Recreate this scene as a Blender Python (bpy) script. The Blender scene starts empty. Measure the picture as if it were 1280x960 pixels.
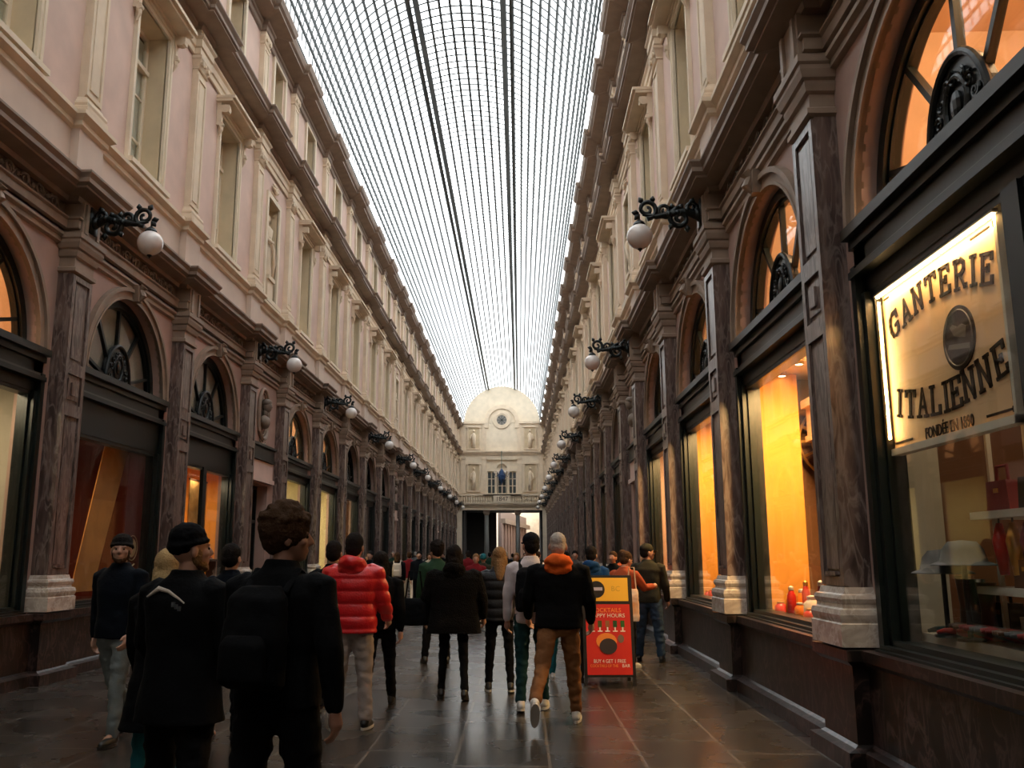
import bpy, math, random
from mathutils import Vector, Matrix, Euler, noise
R = math.radians
scene = bpy.context.scene
COL = scene.collection
random.seed(7)

# ------------------------------------------------------------------ camera
F_PX = 1128.0
cam_d = bpy.data.cameras.new('camera'); cam = bpy.data.objects.new('camera', cam_d); COL.objects.link(cam)
cam_d.sensor_fit = 'HORIZONTAL'; cam_d.sensor_width = 36.0; cam_d.lens = 36.0 * F_PX / 1280.0
cam_d.clip_end = 500
pitch = math.atan(214.5 / F_PX); yaw = math.atan(45.2 / math.hypot(F_PX, 214.5))
cam_d.shift_x = 35.5 / 1280.0      # the picture is a slightly off-centre crop
cam.location = (0, -0.47, 1.576); cam.rotation_euler = (math.pi / 2 + pitch, 0, yaw)
scene.camera = cam

# ------------------------------------------------------------------ sky, exposure
world = bpy.data.worlds.new('overcast_sky'); scene.world = world; world.use_nodes = True
wn = world.node_tree.nodes; wl = world.node_tree.links
bg = wn['Background']
bg.inputs['Color'].default_value = (0.95, 0.98, 1.0, 1)
SKY = 3.0
bg.inputs['Strength'].default_value = SKY
scene.view_settings.view_transform = 'Standard'; scene.view_settings.look = 'None'
scene.view_settings.exposure = 0.42; scene.view_settings.gamma = 1.0
scene.view_settings.use_curve_mapping = False

# ------------------------------------------------------------------ materials
MATS = {}
def newmat(name):
    m = bpy.data.materials.new(name); m.use_nodes = True
    nt = m.node_tree; b = nt.nodes['Principled BSDF']
    return m, nt, b
def mat(name, col, rough=0.6, metal=0.0, noise_amt=0.0, nscale=6.0, bump=0.0, bscale=40.0, spec=0.5, col2=None, coat=0.0, sheen=0.0):
    if name in MATS: return MATS[name]
    m, nt, b = newmat(name)
    b.inputs['Base Color'].default_value = (*col, 1); b.inputs['Roughness'].default_value = rough
    b.inputs['Metallic'].default_value = metal; b.inputs['Specular IOR Level'].default_value = spec
    if coat: b.inputs['Coat Weight'].default_value = coat
    if noise_amt or bump or col2:
        tc = nt.nodes.new('ShaderNodeTexCoord')
    if noise_amt or col2:
        n = nt.nodes.new('ShaderNodeTexNoise'); n.inputs['Scale'].default_value = nscale; n.inputs['Detail'].default_value = 6
        nt.links.new(tc.outputs['Object'], n.inputs['Vector'])
        cr = nt.nodes.new('ShaderNodeValToRGB'); cr.color_ramp.elements[0].position = 0.3; cr.color_ramp.elements[1].position = 0.7
        c2 = col2 if col2 else tuple(min(1, c * (1 + noise_amt)) for c in col)
        c1 = col if col2 else tuple(c * (1 - noise_amt) for c in col)
        cr.color_ramp.elements[0].color = (*c1, 1); cr.color_ramp.elements[1].color = (*c2, 1)
        nt.links.new(n.outputs['Fac'], cr.inputs['Fac']); nt.links.new(cr.outputs['Color'], b.inputs['Base Color'])
    if bump:
        n2 = nt.nodes.new('ShaderNodeTexNoise'); n2.inputs['Scale'].default_value = bscale; n2.inputs['Detail'].default_value = 3
        nt.links.new(tc.outputs['Object'], n2.inputs['Vector'])
        bp = nt.nodes.new('ShaderNodeBump'); bp.inputs['Strength'].default_value = bump; bp.inputs['Distance'].default_value = 0.02
        nt.links.new(n2.outputs['Fac'], bp.inputs['Height']); nt.links.new(bp.outputs['Normal'], b.inputs['Normal'])
    MATS[name] = m; return m
def marble(name, base, dark, vein, scale=3.0, rough=0.22, stretch=(1, 1, 1), vein_w=0.05):
    m, nt, b = newmat(name)
    tc = nt.nodes.new('ShaderNodeTexCoord'); mp = nt.nodes.new('ShaderNodeMapping'); mp.inputs['Scale'].default_value = stretch
    nt.links.new(tc.outputs['Object'], mp.inputs['Vector'])
    n = nt.nodes.new('ShaderNodeTexNoise'); n.inputs['Scale'].default_value = scale; n.inputs['Detail'].default_value = 8; n.inputs['Distortion'].default_value = 1.2
    nt.links.new(mp.outputs['Vector'], n.inputs['Vector'])
    cr = nt.nodes.new('ShaderNodeValToRGB'); e = cr.color_ramp.elements
    e[0].position = 0.35; e[0].color = (*dark, 1); e[1].position = 0.62; e[1].color = (*base, 1)
    nt.links.new(n.outputs['Fac'], cr.inputs['Fac'])
    n2 = nt.nodes.new('ShaderNodeTexNoise'); n2.inputs['Scale'].default_value = scale * 1.3; n2.inputs['Detail'].default_value = 5; n2.inputs['Distortion'].default_value = 1.0
    nt.links.new(mp.outputs['Vector'], n2.inputs['Vector'])
    cr2 = nt.nodes.new('ShaderNodeValToRGB'); e = cr2.color_ramp.elements
    e[0].position = 0.5 - vein_w; e[0].color = (0, 0, 0, 1); e[1].position = 0.5; e[1].color = (1, 1, 1, 1)
    e3 = e.new(0.5 + vein_w); e3.color = (0, 0, 0, 1)
    nt.links.new(n2.outputs['Fac'], cr2.inputs['Fac'])
    mx = nt.nodes.new('ShaderNodeMixRGB'); mx.inputs['Color2'].default_value = (*vein, 1)
    n3 = nt.nodes.new('ShaderNodeTexNoise'); n3.inputs['Scale'].default_value = scale * .6
    nt.links.new(mp.outputs['Vector'], n3.inputs['Vector'])
    mm = nt.nodes.new('ShaderNodeMath'); mm.operation = 'MULTIPLY'
    nt.links.new(cr2.outputs['Color'], mm.inputs[0]); nt.links.new(n3.outputs['Fac'], mm.inputs[1])
    nt.links.new(mm.outputs[0], mx.inputs['Fac']); nt.links.new(cr.outputs['Color'], mx.inputs['Color1'])
    nt.links.new(mx.outputs['Color'], b.inputs['Base Color']); b.inputs['Roughness'].default_value = rough
    MATS[name] = m; return m
def emis(name, col, strength):
    if name in MATS: return MATS[name]
    m, nt, b = newmat(name)
    b.inputs['Base Color'].default_value = (*col, 1); b.inputs['Emission Color'].default_value = (*col, 1); b.inputs['Emission Strength'].default_value = strength
    MATS[name] = m; return m
def glassmat(name, tint=(1, 1, 1), refl=0.12, rough=0.02):
    m = bpy.data.materials.new(name); m.use_nodes = True; nt = m.node_tree
    nt.nodes.remove(nt.nodes['Principled BSDF']); out = nt.nodes['Material Output']
    t = nt.nodes.new('ShaderNodeBsdfTransparent'); t.inputs['Color'].default_value = (*tint, 1)
    g = nt.nodes.new('ShaderNodeBsdfGlossy'); g.inputs['Roughness'].default_value = rough; g.inputs['Color'].default_value = (1, 1, 1, 1)
    lw = nt.nodes.new('ShaderNodeLayerWeight'); lw.inputs['Blend'].default_value = 0.5
    pw = nt.nodes.new('ShaderNodeMath'); pw.operation = 'POWER'; pw.inputs[1].default_value = 5.0
    ma = nt.nodes.new('ShaderNodeMath'); ma.operation = 'MULTIPLY_ADD'; ma.inputs[1].default_value = 0.48; ma.inputs[2].default_value = refl * .35
    nt.links.new(lw.outputs['Facing'], pw.inputs[0]); nt.links.new(pw.outputs[0], ma.inputs[0])
    mx = nt.nodes.new('ShaderNodeMixShader')
    nt.links.new(ma.outputs[0], mx.inputs[0]); nt.links.new(t.outputs[0], mx.inputs[1]); nt.links.new(g.outputs[0], mx.inputs[2])
    nt.links.new(mx.outputs[0], out.inputs['Surface'])
    MATS[name] = m; return m

cream = mat('cream_stone', (0.74, 0.60, 0.44), 0.75, noise_amt=0.10, nscale=2.5, bump=0.15, bscale=25)
creamlt = mat('light_cream_stone', (0.78, 0.66, 0.50), 0.75, noise_amt=0.08, nscale=2.0, bump=0.1, bscale=30)
pink = mat('pink_plaster', (0.68, 0.49, 0.405), 0.8, noise_amt=0.09, nscale=1.6)
pinkgf = mat('rose_plaster', (0.43, 0.285, 0.235), 0.7, noise_amt=0.10, nscale=1.6)
band = mat('pale_rose_band', (0.66, 0.525, 0.43), 0.8, noise_amt=0.08, nscale=1.3)
buff = mat('buff_moulding', (0.31, 0.225, 0.165), 0.6, noise_amt=0.15, nscale=4)
reveal = mat('buff_reveal', (0.66, 0.53, 0.35), 0.8, noise_amt=0.1, nscale=2)
corn = mat('brown_cornice', (0.27, 0.195, 0.145), 0.6, noise_amt=0.15, nscale=3)
frz = mat('dark_frieze', (0.13, 0.095, 0.075), 0.6, noise_amt=0.3, nscale=5, bump=0.6, bscale=18)
relief = mat('relief_stone', (0.22, 0.17, 0.13), 0.6, noise_amt=0.2, nscale=9)
shaftm = marble('pilaster_marble', (0.17, 0.115, 0.095), (0.055, 0.034, 0.03), (0.34, 0.28, 0.25), scale=3.2, rough=0.28, stretch=(2.4, 2.4, .55), vein_w=0.07)
basem = marble('pale_base_marble', (0.60, 0.52, 0.44), (0.40, 0.32, 0.26), (0.75, 0.7, 0.62), scale=5, rough=0.25)
plinthm = marble('dark_red_plinth_marble', (0.018, 0.010, 0.008), (0.005, 0.004, 0.003), (0.15, 0.09, 0.08), scale=2.8, rough=0.33, stretch=(1.6, 1.6, .8), vein_w=0.05)
green = mat('dark_green_joinery', (0.005, 0.010, 0.009), 0.38, spec=0.5)
greenhi = mat('green_bead_highlight', (0.07, 0.08, 0.075), 0.35)  # lighter green paints the highlight line onto the transom bead
iron = mat('black_cast_iron', (0.012, 0.016, 0.016), 0.35, metal=0.3)
roofiron = mat('roof_iron', (0.085, 0.095, 0.095), 0.55)
globem = mat('opal_glass_globe', (0.80, 0.74, 0.70), 0.18, spec=0.6, coat=0.3)
glass = glassmat('shop_glass', (0.93, 0.95, 0.94), refl=0.115)
fanglass = glassmat('fanlight_glass', (0.85, 0.85, 0.83), refl=0.13)
upglass = glassmat('upper_window_glass', (0.9, 0.92, 0.9), refl=0.3)
def frostmat(name, k=.55):
    m = bpy.data.materials.new(name); m.use_nodes = True; nt = m.node_tree
    nt.nodes.remove(nt.nodes['Principled BSDF']); out = nt.nodes['Material Output']
    t = nt.nodes.new('ShaderNodeBsdfTransparent'); t.inputs['Color'].default_value = (.95, .97, .97, 1)
    g = nt.nodes.new('ShaderNodeBsdfTranslucent'); g.inputs['Color'].default_value = (.93, .95, .95, 1)
    mx = nt.nodes.new('ShaderNodeMixShader'); mx.inputs[0].default_value = k
    nt.links.new(t.outputs[0], mx.inputs[1]); nt.links.new(g.outputs[0], mx.inputs[2]); nt.links.new(mx.outputs[0], out.inputs['Surface'])
    return m
roofglass = frostmat('roof_glass')
darkroom = mat('dark_room', (0.05, 0.045, 0.04), 0.9)
curtain = mat('white_curtain', (0.80, 0.78, 0.72), 0.9)
blind = mat('grey_blind', (0.20, 0.19, 0.17), 0.8, noise_amt=0.12, nscale=2)

# floor tiles
def floormat():
    m, nt, b = newmat('dark_stone_slabs')
    tc = nt.nodes.new('ShaderNodeTexCoord'); mp = nt.nodes.new('ShaderNodeMapping')
    mp.inputs['Rotation'].default_value = (0, 0, R(90)); mp.inputs['Location'].default_value = (0.2, 0.515, 0)
    nt.links.new(tc.outputs['Object'], mp.inputs['Vector'])
    br = nt.nodes.new('ShaderNodeTexBrick'); br.inputs['Scale'].default_value = 1.0
    br.inputs['Brick Width'].default_value = 1.02; br.inputs['Row Height'].default_value = 0.735
    br.inputs['Mortar Size'].default_value = 0.013; br.inputs['Mortar Smooth'].default_value = 0.2
    br.inputs['Color1'].default_value = (0.017, 0.015, 0.0135, 1); br.inputs['Color2'].default_value = (0.032, 0.028, 0.025, 1)
    br.inputs['Mortar'].default_value = (0.10, 0.09, 0.08, 1)
    nt.links.new(mp.outputs['Vector'], br.inputs['Vector'])
    n = nt.nodes.new('ShaderNodeTexNoise'); n.inputs['Scale'].default_value = 1.4; n.inputs['Detail'].default_value = 7
    nt.links.new(tc.outputs['Object'], n.inputs['Vector'])
    cr = nt.nodes.new('ShaderNodeValToRGB'); cr.color_ramp.elements[0].color = (0.55, 0.55, 0.55, 1); cr.color_ramp.elements[1].color = (1.5, 1.4, 1.3, 1)
    nt.links.new(n.outputs['Fac'], cr.inputs['Fac'])
    mx = nt.nodes.new('ShaderNodeMixRGB'); mx.blend_type = 'MULTIPLY'; mx.inputs['Fac'].default_value = 1
    nt.links.new(br.outputs['Color'], mx.inputs['Color1']); nt.links.new(cr.outputs['Color'], mx.inputs['Color2'])
    nt.links.new(mx.outputs['Color'], b.inputs['Base Color'])
    r = nt.nodes.new('ShaderNodeMapRange'); r.inputs['To Min'].default_value = 0.20; r.inputs['To Max'].default_value = 0.34
    nt.links.new(n.outputs['Fac'], r.inputs['Value']); nt.links.new(r.outputs[0], b.inputs['Roughness'])
    bp = nt.nodes.new('ShaderNodeBump'); bp.inputs['Strength'].default_value = 0.25; bp.inputs['Distance'].default_value = 0.01
    inv = nt.nodes.new('ShaderNodeMath'); inv.operation = 'SUBTRACT'; inv.inputs[0].default_value = 1
    nt.links.new(br.outputs['Fac'], inv.inputs[1])
    ad = nt.nodes.new('ShaderNodeMath'); ad.operation = 'MULTIPLY_ADD'; ad.inputs[1].default_value = 0.15
    nt.links.new(n.outputs['Fac'], ad.inputs[0]); nt.links.new(inv.outputs[0], ad.inputs[2])
    nt.links.new(ad.outputs[0], bp.inputs['Height']); nt.links.new(bp.outputs['Normal'], b.inputs['Normal'])
    b.inputs['Specular IOR Level'].default_value = 0.45
    return m
tiles = floormat()

# ------------------------------------------------------------------ mesh builder
class MB:
    def __init__(s): s.v = []; s.f = []; s.m = []
    def add(s, vs, fs, m=0):
        o = len(s.v); s.v += [tuple(v) for v in vs]; s.f += [tuple(i + o for i in f) for f in fs]; s.m += [m] * len(fs); return s
    def box(s, x0, x1, y0, y1, z0, z1, m=0):
        return s.add([(x, y, z) for x in (x0, x1) for y in (y0, y1) for z in (z0, z1)],
                     [(0, 1, 3, 2), (4, 6, 7, 5), (0, 4, 5, 1), (2, 3, 7, 6), (0, 2, 6, 4), (1, 5, 7, 3)], m)
    def bar(s, a, b, w, h, up=(0, 0, 1), m=0):
        a = Vector(a); b = Vector(b); d = (b - a).normalized(); u = Vector(up)
        x = d.cross(u)
        if x.length < 1e-5: x = d.cross(Vector((1, 0, 0)))
        x.normalize(); u = x.cross(d).normalized()
        vs = []
        for p in (a, b):
            for i, j in ((-1, -1), (1, -1), (1, 1), (-1, 1)): vs.append(p + x * i * w / 2 + u * j * h / 2)
        return s.add(vs, [(0, 3, 2, 1), (4, 5, 6, 7), (0, 1, 5, 4), (1, 2, 6, 5), (2, 3, 7, 6), (3, 0, 4, 7)], m)
    def tube(s, pts, r, n=8, closed=False, m=0, sq=(1, 1)):
        pts = [Vector(p) for p in pts]; N = len(pts)
        rs = r if isinstance(r, (list, tuple)) else [r] * N
        vs = []; ref = None
        for i, p in enumerate(pts):
            if closed: d = pts[(i + 1) % N] - pts[i - 1]
            else: d = pts[min(i + 1, N - 1)] - pts[max(i - 1, 0)]
            d.normalize()
            if ref is None:
                ref = Vector((0, 0, 1)) if abs(d.z) < .9 else Vector((1, 0, 0))
                x = d.cross(ref).normalized()
            else:
                x = (x - d * x.dot(d)).normalized()
            y = d.cross(x)
            for k in range(n):
                a = 2 * math.pi * k / n; vs.append(p + (x * math.cos(a) * sq[0] + y * math.sin(a) * sq[1]) * rs[i])
        fs = []
        for i in range(N if closed else N - 1):
            j = (i + 1) % N
            for k in range(n):
                l = (k + 1) % n; fs.append((i * n + k, i * n + l, j * n + l, j * n + k))
        if not closed: fs += [tuple(range(n))[::-1], tuple((N - 1) * n + k for k in range(n))]
        return s.add(vs, fs, m)
    def lathe(s, prof, c=(0, 0, 0), n=16, m=0, axis='z'):
        vs = []
        for r, z in prof:
            for k in range(n):
                a = 2 * math.pi * k / n; p = (r * math.cos(a), r * math.sin(a), z)
                if axis == 'x': p = (p[2], p[0], p[1])
                if axis == 'y': p = (p[0], p[2], p[1])
                vs.append((p[0] + c[0], p[1] + c[1], p[2] + c[2]))
        fs = []
        for i in range(len(prof) - 1):
            for k in range(n):
                l = (k + 1) % n; fs.append((i * n + k, i * n + l, (i + 1) * n + l, (i + 1) * n + k))
        fs += [tuple(range(n))[::-1], tuple((len(prof) - 1) * n + k for k in range(n))]
        return s.add(vs, fs, m)
    def sphere(s, c, r, n=16, m=0, rz=None):
        rr = r if isinstance(r, (tuple, list)) else (r, r, r)
        vs = []; k2 = n // 2
        for i in range(k2 + 1):
            t = math.pi * i / k2
            for j in range(n):
                a = 2 * math.pi * j / n
                vs.append((c[0] + rr[0] * math.sin(t) * math.cos(a), c[1] + rr[1] * math.sin(t) * math.sin(a), c[2] - rr[2] * math.cos(t)))
        fs = [(i * n + j, i * n + (j + 1) % n, (i + 1) * n + (j + 1) % n, (i + 1) * n + j) for i in range(k2) for j in range(n)]
        return s.add(vs, fs, m)
    def prism(s, poly, x0, x1, m=0):           # poly in (y,z), extruded along x
        n = len(poly)
        vs = [(x0, y, z) for y, z in poly] + [(x1, y, z) for y, z in poly]
        fs = [tuple(range(n)), tuple(range(2 * n - 1, n - 1, -1))] + [(i, i + n, (i + 1) % n + n, (i + 1) % n) for i in range(n)]
        return s.add(vs, fs, m)
    def build(s, name, mats, parent=None, smooth=False, loc=None, angle=None):
        me = bpy.data.meshes.new(name); me.from_pydata(s.v, [], s.f)
        if not isinstance(mats, (list, tuple)): mats = [mats]
        for q in mats: me.materials.append(q)
        if len(mats) > 1: me.polygons.foreach_set('material_index', s.m)
        if smooth: me.polygons.foreach_set('use_smooth', [True] * len(me.polygons))
        me.update()
        o = bpy.data.objects.new(name, me); COL.objects.link(o)
        if parent: o.parent = parent
        if loc: o.location = loc
        return o
def empty(name, loc=(0, 0, 0), rz=0.0, parent=None):
    o = bpy.data.objects.new(name, None); COL.objects.link(o); o.location = loc; o.rotation_euler = (0, 0, rz)
    o.empty_display_size = 0.1
    if parent: o.parent = parent
    return o
def tag(o, label=None, cat=None, group=None, kind=None):
    if label: o['label'] = label
    if cat: o['category'] = cat
    if group: o['group'] = group
    if kind: o['kind'] = kind
    return o
def copy_tree(o, parent=None):
    c = o.copy(); COL.objects.link(c); c.parent = parent
    for ch in list(o.children): copy_tree(ch, c)
    return c
ORD = ['first', 'second', 'third', 'fourth', 'fifth', 'sixth', 'seventh', 'eighth', 'ninth', 'tenth', 'eleventh', 'twelfth', 'thirteenth', 'fourteenth',
       'fifteenth', 'sixteenth', 'seventeenth', 'eighteenth', 'nineteenth', 'twentieth', 'twenty-first', 'twenty-second', 'twenty-third', 'twenty-fourth', 'twenty-fifth']

# ------------------------------------------------------------------ layout of the gallery
XC = -1.718; Y_END = 89.65; Y_BACK = -9.11
P = 4.08; NW = 3.0
PIL = [-9.11, -5.03, -0.95, 3.13, 7.21, 11.29, 15.37, 19.45, 22.45, 26.53, 30.61, 34.69, 38.77, 42.85, 45.85, 49.93, 54.01, 58.09, 62.17, 66.25, 69.25, 73.33, 77.41, 81.49, 85.57, 89.65]
BAYS = [((a + b) / 2, b - a, (b - a) < 3.5) for a, b in zip(PIL[:-1], PIL[1:])]    # centre, width, is niche bay
def SX(s, w): return XC + s * w
SIDE = {-1: 'left', 1: 'right'}

# ---- floor
f = MB(); f.box(XC - 9, XC + 9, -12, 130, -0.2, 0.0)
tag(f.build('floor', tiles), kind='structure')

# ---- continuous mouldings with breaks forward at the pilasters
def moulding(mb, s, base, prof, path, m=0, closed_back=None):
    cols = []
    for i, (y, d) in enumerate(path):
        if i == 0: cols.append([(base - d - o, y, z) for o, z in prof]); continue
        y0, d0 = path[i - 1]
        if y == y0:
            sg = -1 if d > d0 else 1
            cols[-1] = [(base - d0 - o, y + sg * o, z) for o, z in prof]
            cols.append([(base - d - o, y + sg * o, z) for o, z in prof])
        else: cols.append([(base - d - o, y, z) for o, z in prof])
    n = len(prof); vs = []
    for c in cols: vs += [(SX(s, w), y, z) for w, y, z in c]
    fs = [(i * n + k, i * n + k + 1, (i + 1) * n + k + 1, (i + 1) * n + k) for i in range(len(cols) - 1) for k in range(n - 1)]
    mb.add(vs, fs, m)
def break_path(hw, d, pils=None, y0=-11, y1=Y_END):
    pts = [(y0, 0)]
    for y in (pils or PIL):
        if y + hw > y1: pts += [(y - hw, 0), (y - hw, d)]; pts += [(y1, d)]; return pts
        if y - hw < y0: continue
        pts += [(y - hw, 0), (y - hw, d), (y + hw, d), (y + hw, 0)]
    pts.append((y1, 0)); return pts

SPR = 4.2; AR = 1.38     # arch springing height and radius
trim_i = [0]; 
def trim(mb, mats, smooth=False):
    trim_i[0] += 1
    return tag(mb.build('trim_%d' % trim_i[0], mats, smooth=smooth), kind='structure')

def scroll(mb, cx, cz, r, turns=1.6, a0=0, sg=1, x=0, rad=0.02, m=0, n=26):
    pts = []
    for i in range(n):
        t = i / (n - 1); a = a0 + sg * turns * 2 * math.pi * t; q = r * (1 - 0.8 * t)
        pts.append((x, cx + q * math.cos(a), cz + q * math.sin(a)))
    mb.tube(pts, [rad * (1 - .4 * i / (n - 1)) for i in range(n)], 6, m=m)

for s in (-1, 1):
    nm = SIDE[s]
    W = MB()     # wall shell : 0 rose plaster, 1 pink, 2 reveal, 3 dark frieze, 4 band
    def q(a, b, c, d, m): W.add([(SX(s, p[0]), p[1], p[2]) for p in (a, b, c, d)], [(0, 1, 2, 3)], m)
    for yc, bw, niche in BAYS:
        y0, y1 = yc - bw / 2, yc + bw / 2
        # ground floor
        if not niche:
            N = 28; r = AR
            for side in (-1, 1):
                ya, yb = yc + side * r, (y1 if side > 0 else y0)
                yw = yc + side * 1.56
                q((4.5, ya, 3.9), (4.5, yb, 3.9), (4.5, yb, 6.0), (4.5, ya, 6.0), 0)
                q((4.5, yw, 0.0), (4.5, yb, 0.0), (4.5, yb, 3.9), (4.5, yw, 3.9), 0)
                q((4.5, ya, 3.9), (4.82, ya, 3.9), (4.82, ya, SPR), (4.5, ya, SPR), 0)
                q((4.5, yw, 0.0), (4.82, yw, 0.0), (4.82, yw, 3.9), (4.5, yw, 3.9), 0)
            for i in range(N):
                a, b = math.pi * i / N, math.pi * (i + 1) / N
                A = (yc + r * math.cos(a), SPR + r * math.sin(a)); B = (yc + r * math.cos(b), SPR + r * math.sin(b))
                q((4.5, *A), (4.5, *B), (4.5, B[0], 6.0), (4.5, A[0], 6.0), 0)
                q((4.5, *A), (4.5, *B), (4.82, *B), (4.82, *A), 0)
            q((4.5, yc - 1.56, 0), (4.5, yc + 1.56, 0), (4.5, yc + 1.56, .9), (4.5, yc - 1.56, .9), 0)
        else:
            h = 0.72
            for side in (-1, 1):
                ya, yb = yc + side * h, (y1 if side > 0 else y0)
                q((4.5, ya, 0.0), (4.5, yb, 0.0), (4.5, yb, 6.0), (4.5, ya, 6.0), 0)
                q((4.5, ya, 0.0), (4.9, ya, 0.0), (4.9, ya, 3.25), (4.5, ya, 3.25), 0)
            q((4.5, yc - h, 3.25), (4.5, yc + h, 3.25), (4.5, yc + h, 6.0), (4.5, yc - h, 6.0), 0)
            q((4.5, yc - h, 3.25), (4.5, yc + h, 3.25), (4.9, yc + h, 3.25), (4.9, yc - h, 3.25), 0)
        q((4.5, y0, 5.9), (4.5, y1, 5.9), (4.5, y1, 6.5), (4.5, y0, 6.5), 3)
        # first floor and attic walls with window openings
        for (za, zb, w0, wa, wb, hw) in ((7.6, 11.3, 4.47, 7.75, 10.6, 0.62), (11.8, 14.75, 4.47, 12.35, 14.0, 0.5)):
            if niche and za < 10: hw = 0.5; wb = 10.35
            if niche and za > 10: hw = 0.42
            for side in (-1, 1):
                ya, yb = yc + side * hw, (y1 if side > 0 else y0)
                q((w0, ya, za), (w0, yb, za), (w0, yb, zb), (w0, ya, zb), 1)
                q((w0, ya, wa), (w0 + .42, ya, wa), (w0 + .42, ya, wb), (w0, ya, wb), 2)
            q((w0, yc - hw, za), (w0, yc + hw, za), (w0, yc + hw, wa), (w0, yc - hw, wa), 1)
            q((w0, yc - hw, wb), (w0, yc + hw, wb), (w0, yc + hw, zb), (w0, yc - hw, zb), 1)
            q((w0, yc - hw, wb), (w0, yc + hw, wb), (w0 + .42, yc + hw, wb), (w0 + .42, yc - hw, wb), 2)
            q((w0, yc - hw, wa), (w0, yc + hw, wa), (w0 + .42, yc + hw, wa), (w0 + .42, yc - hw, wa), 2)
            if niche and za < 10:
                q((w0 + .42, yc - hw, wa), (w0 + .42, yc + hw, wa), (w0 + .42, yc + hw, wb), (w0 + .42, yc - hw, wb), 2)
    # dark backing sheets added behind the openings to stop sky light leaking in
    W.box(*sorted((SX(s, 7.6), SX(s, 7.7))), -12, Y_END, 0, 15.2, 5)
    W.box(*sorted((SX(s, 4.3), SX(s, 7.7))), -12, Y_END, 14.75, 15.1, 5)
    W.box(*sorted((SX(s, 4.95), SX(s, 7.7))), -12, Y_END, 6.6, 6.8, 5)
    W.box(*sorted((SX(s, 4.95), SX(s, 7.7))), -12, Y_END, 11.3, 11.5, 5)
    W.box(*sorted((SX(s, 4.5), SX(s, 7.7))), -12.1, -12, 0, 15.2, 5)
    for y in PIL: W.box(*sorted((SX(s, 4.9), SX(s, 7.7))), y - .03, y + .03, 0, 14.8, 5)
    tag(W.build('wall_' + nm, [pinkgf, pink, reveal, frz, band, darkroom]), kind='structure')

    # dark marble plinth with skirting
    B = MB()
    moulding(B, s, 4.38, [(0.10, 0), (0.10, .13), (0.03, .15), (0, .17), (0, .74), (.05, .78), (.05, .86), (-.4, .88)], break_path(.37, .12))
    tag(B.build('baseboard_' + nm, plinthm), kind='structure')
    # string course along the arches, cornice over the ground floor
    T = MB()
    moulding(T, s, 4.5, [(0, 5.73), (.05, 5.75), (.05, 5.81), (.09, 5.84), (.09, 5.88), (0, 5.92)], [(-11, 0), (Y_END, 0)], 0)
    moulding(T, s, 4.42, [(-.1, 5.97), (0, 5.97), (0, 6.08), (.03, 6.1), (.03, 6.12), (-.1, 6.12)], break_path(.30, .16), 1)
    moulding(T, s, 4.44, [(-.1, 6.34), (.03, 6.34), (.05, 6.40), (.24, 6.44), (.24, 6.47), (.30, 6.50), (.30, 6.56), (.34, 6.62), (.34, 6.65), (-.2, 6.70)], break_path(.32, .14), 2)
    trim(T, [buff, buff, corn])
    # pale band and string course under the first-floor windows
    T = MB()
    moulding(T, s, 4.45, [(0, 6.66), (0, 7.42)], break_path(.36, .12), 0)
    moulding(T, s, 4.45, [(0, 7.40), (.05, 7.43), (.05, 7.50), (.13, 7.56), (.13, 7.62), (-.15, 7.68)], break_path(.36, .12), 1)
    trim(T, [band, cream])
    # entablature and big cornice over the first floor
    T = MB()
    moulding(T, s, 4.45, [(0, 10.98), (.03, 11.0), (.03, 11.12), (.06, 11.14), (.06, 11.28), (.10, 11.32), (.10, 11.36), (.02, 11.38), (.02, 11.52)], break_path(.28, .12), 0)
    moulding(T, s, 4.45, [(.02, 11.50), (.10, 11.54), (.10, 11.60), (.40, 11.63), (.40, 11.66), (.44, 11.68), (.44, 11.75), (.50, 11.82), (.50, 11.85), (-.1, 11.93)], break_path(.30, .10), 1)
    trim(T, [cream, corn])
    # eaves cornice carrying the roof
    T = MB()
    moulding(T, s, 4.45, [(0, 14.05), (.04, 14.08), (.04, 14.2), (.08, 14.22), (.08, 14.3), (.42, 14.36), (.42, 14.42), (.48, 14.46), (.52, 14.56), (.52, 14.62), (-.2, 14.66)], break_path(.28, .12), 0)
    moulding(T, s, 4.0, [(0, 14.60), (.06, 14.62), (.06, 14.74), (-.3, 14.76)], [(-11, 0), (Y_END, 0)], 1)
    trim(T, [corn, roofiron])

# frieze reliefs between the pilasters (one scroll panel per bay, parts of the cornice trims)
def relief_mesh(hw):
    mb = MB(); n = int(hw / .32)
    for i in range(-n, n + 1):
        y = i * (hw / (n + .35)); sg = 1 if i % 2 == 0 else -1
        scroll(mb, y, 6.23, .10, 1.4, a0=0 if sg > 0 else math.pi, sg=sg, x=-.03, rad=.016)
        mb.tube([(-.03, y - .16, 6.23 - .06 * sg), (-.035, y - .05, 6.31 if sg > 0 else 6.15), (-.03, y + .1, 6.26), (-.03, y + .17, 6.23 + .06 * sg)], [.008, .02, .018, .006], 6)
        mb.sphere((-.035, y + .16, 6.23), (.02, .03, .04), 8)
    me = bpy.data.meshes.new('frieze_relief'); me.from_pydata(mb.v, [], mb.f); me.materials.append(relief)
    return me
rm = {False: relief_mesh(1.55), True: relief_mesh(1.0)}
for s, t in ((-1, 'trim_1'), (1, 'trim_5')):
    par = bpy.data.objects[t]
    for yc, bw, niche in BAYS[2:]:
        o = bpy.data.objects.new('frieze_relief', rm[niche]); COL.objects.link(o); o.parent = par
        o.location = (SX(s, 4.5), yc, 0); o.rotation_euler = (0, 0, 0 if s > 0 else math.pi)

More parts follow.
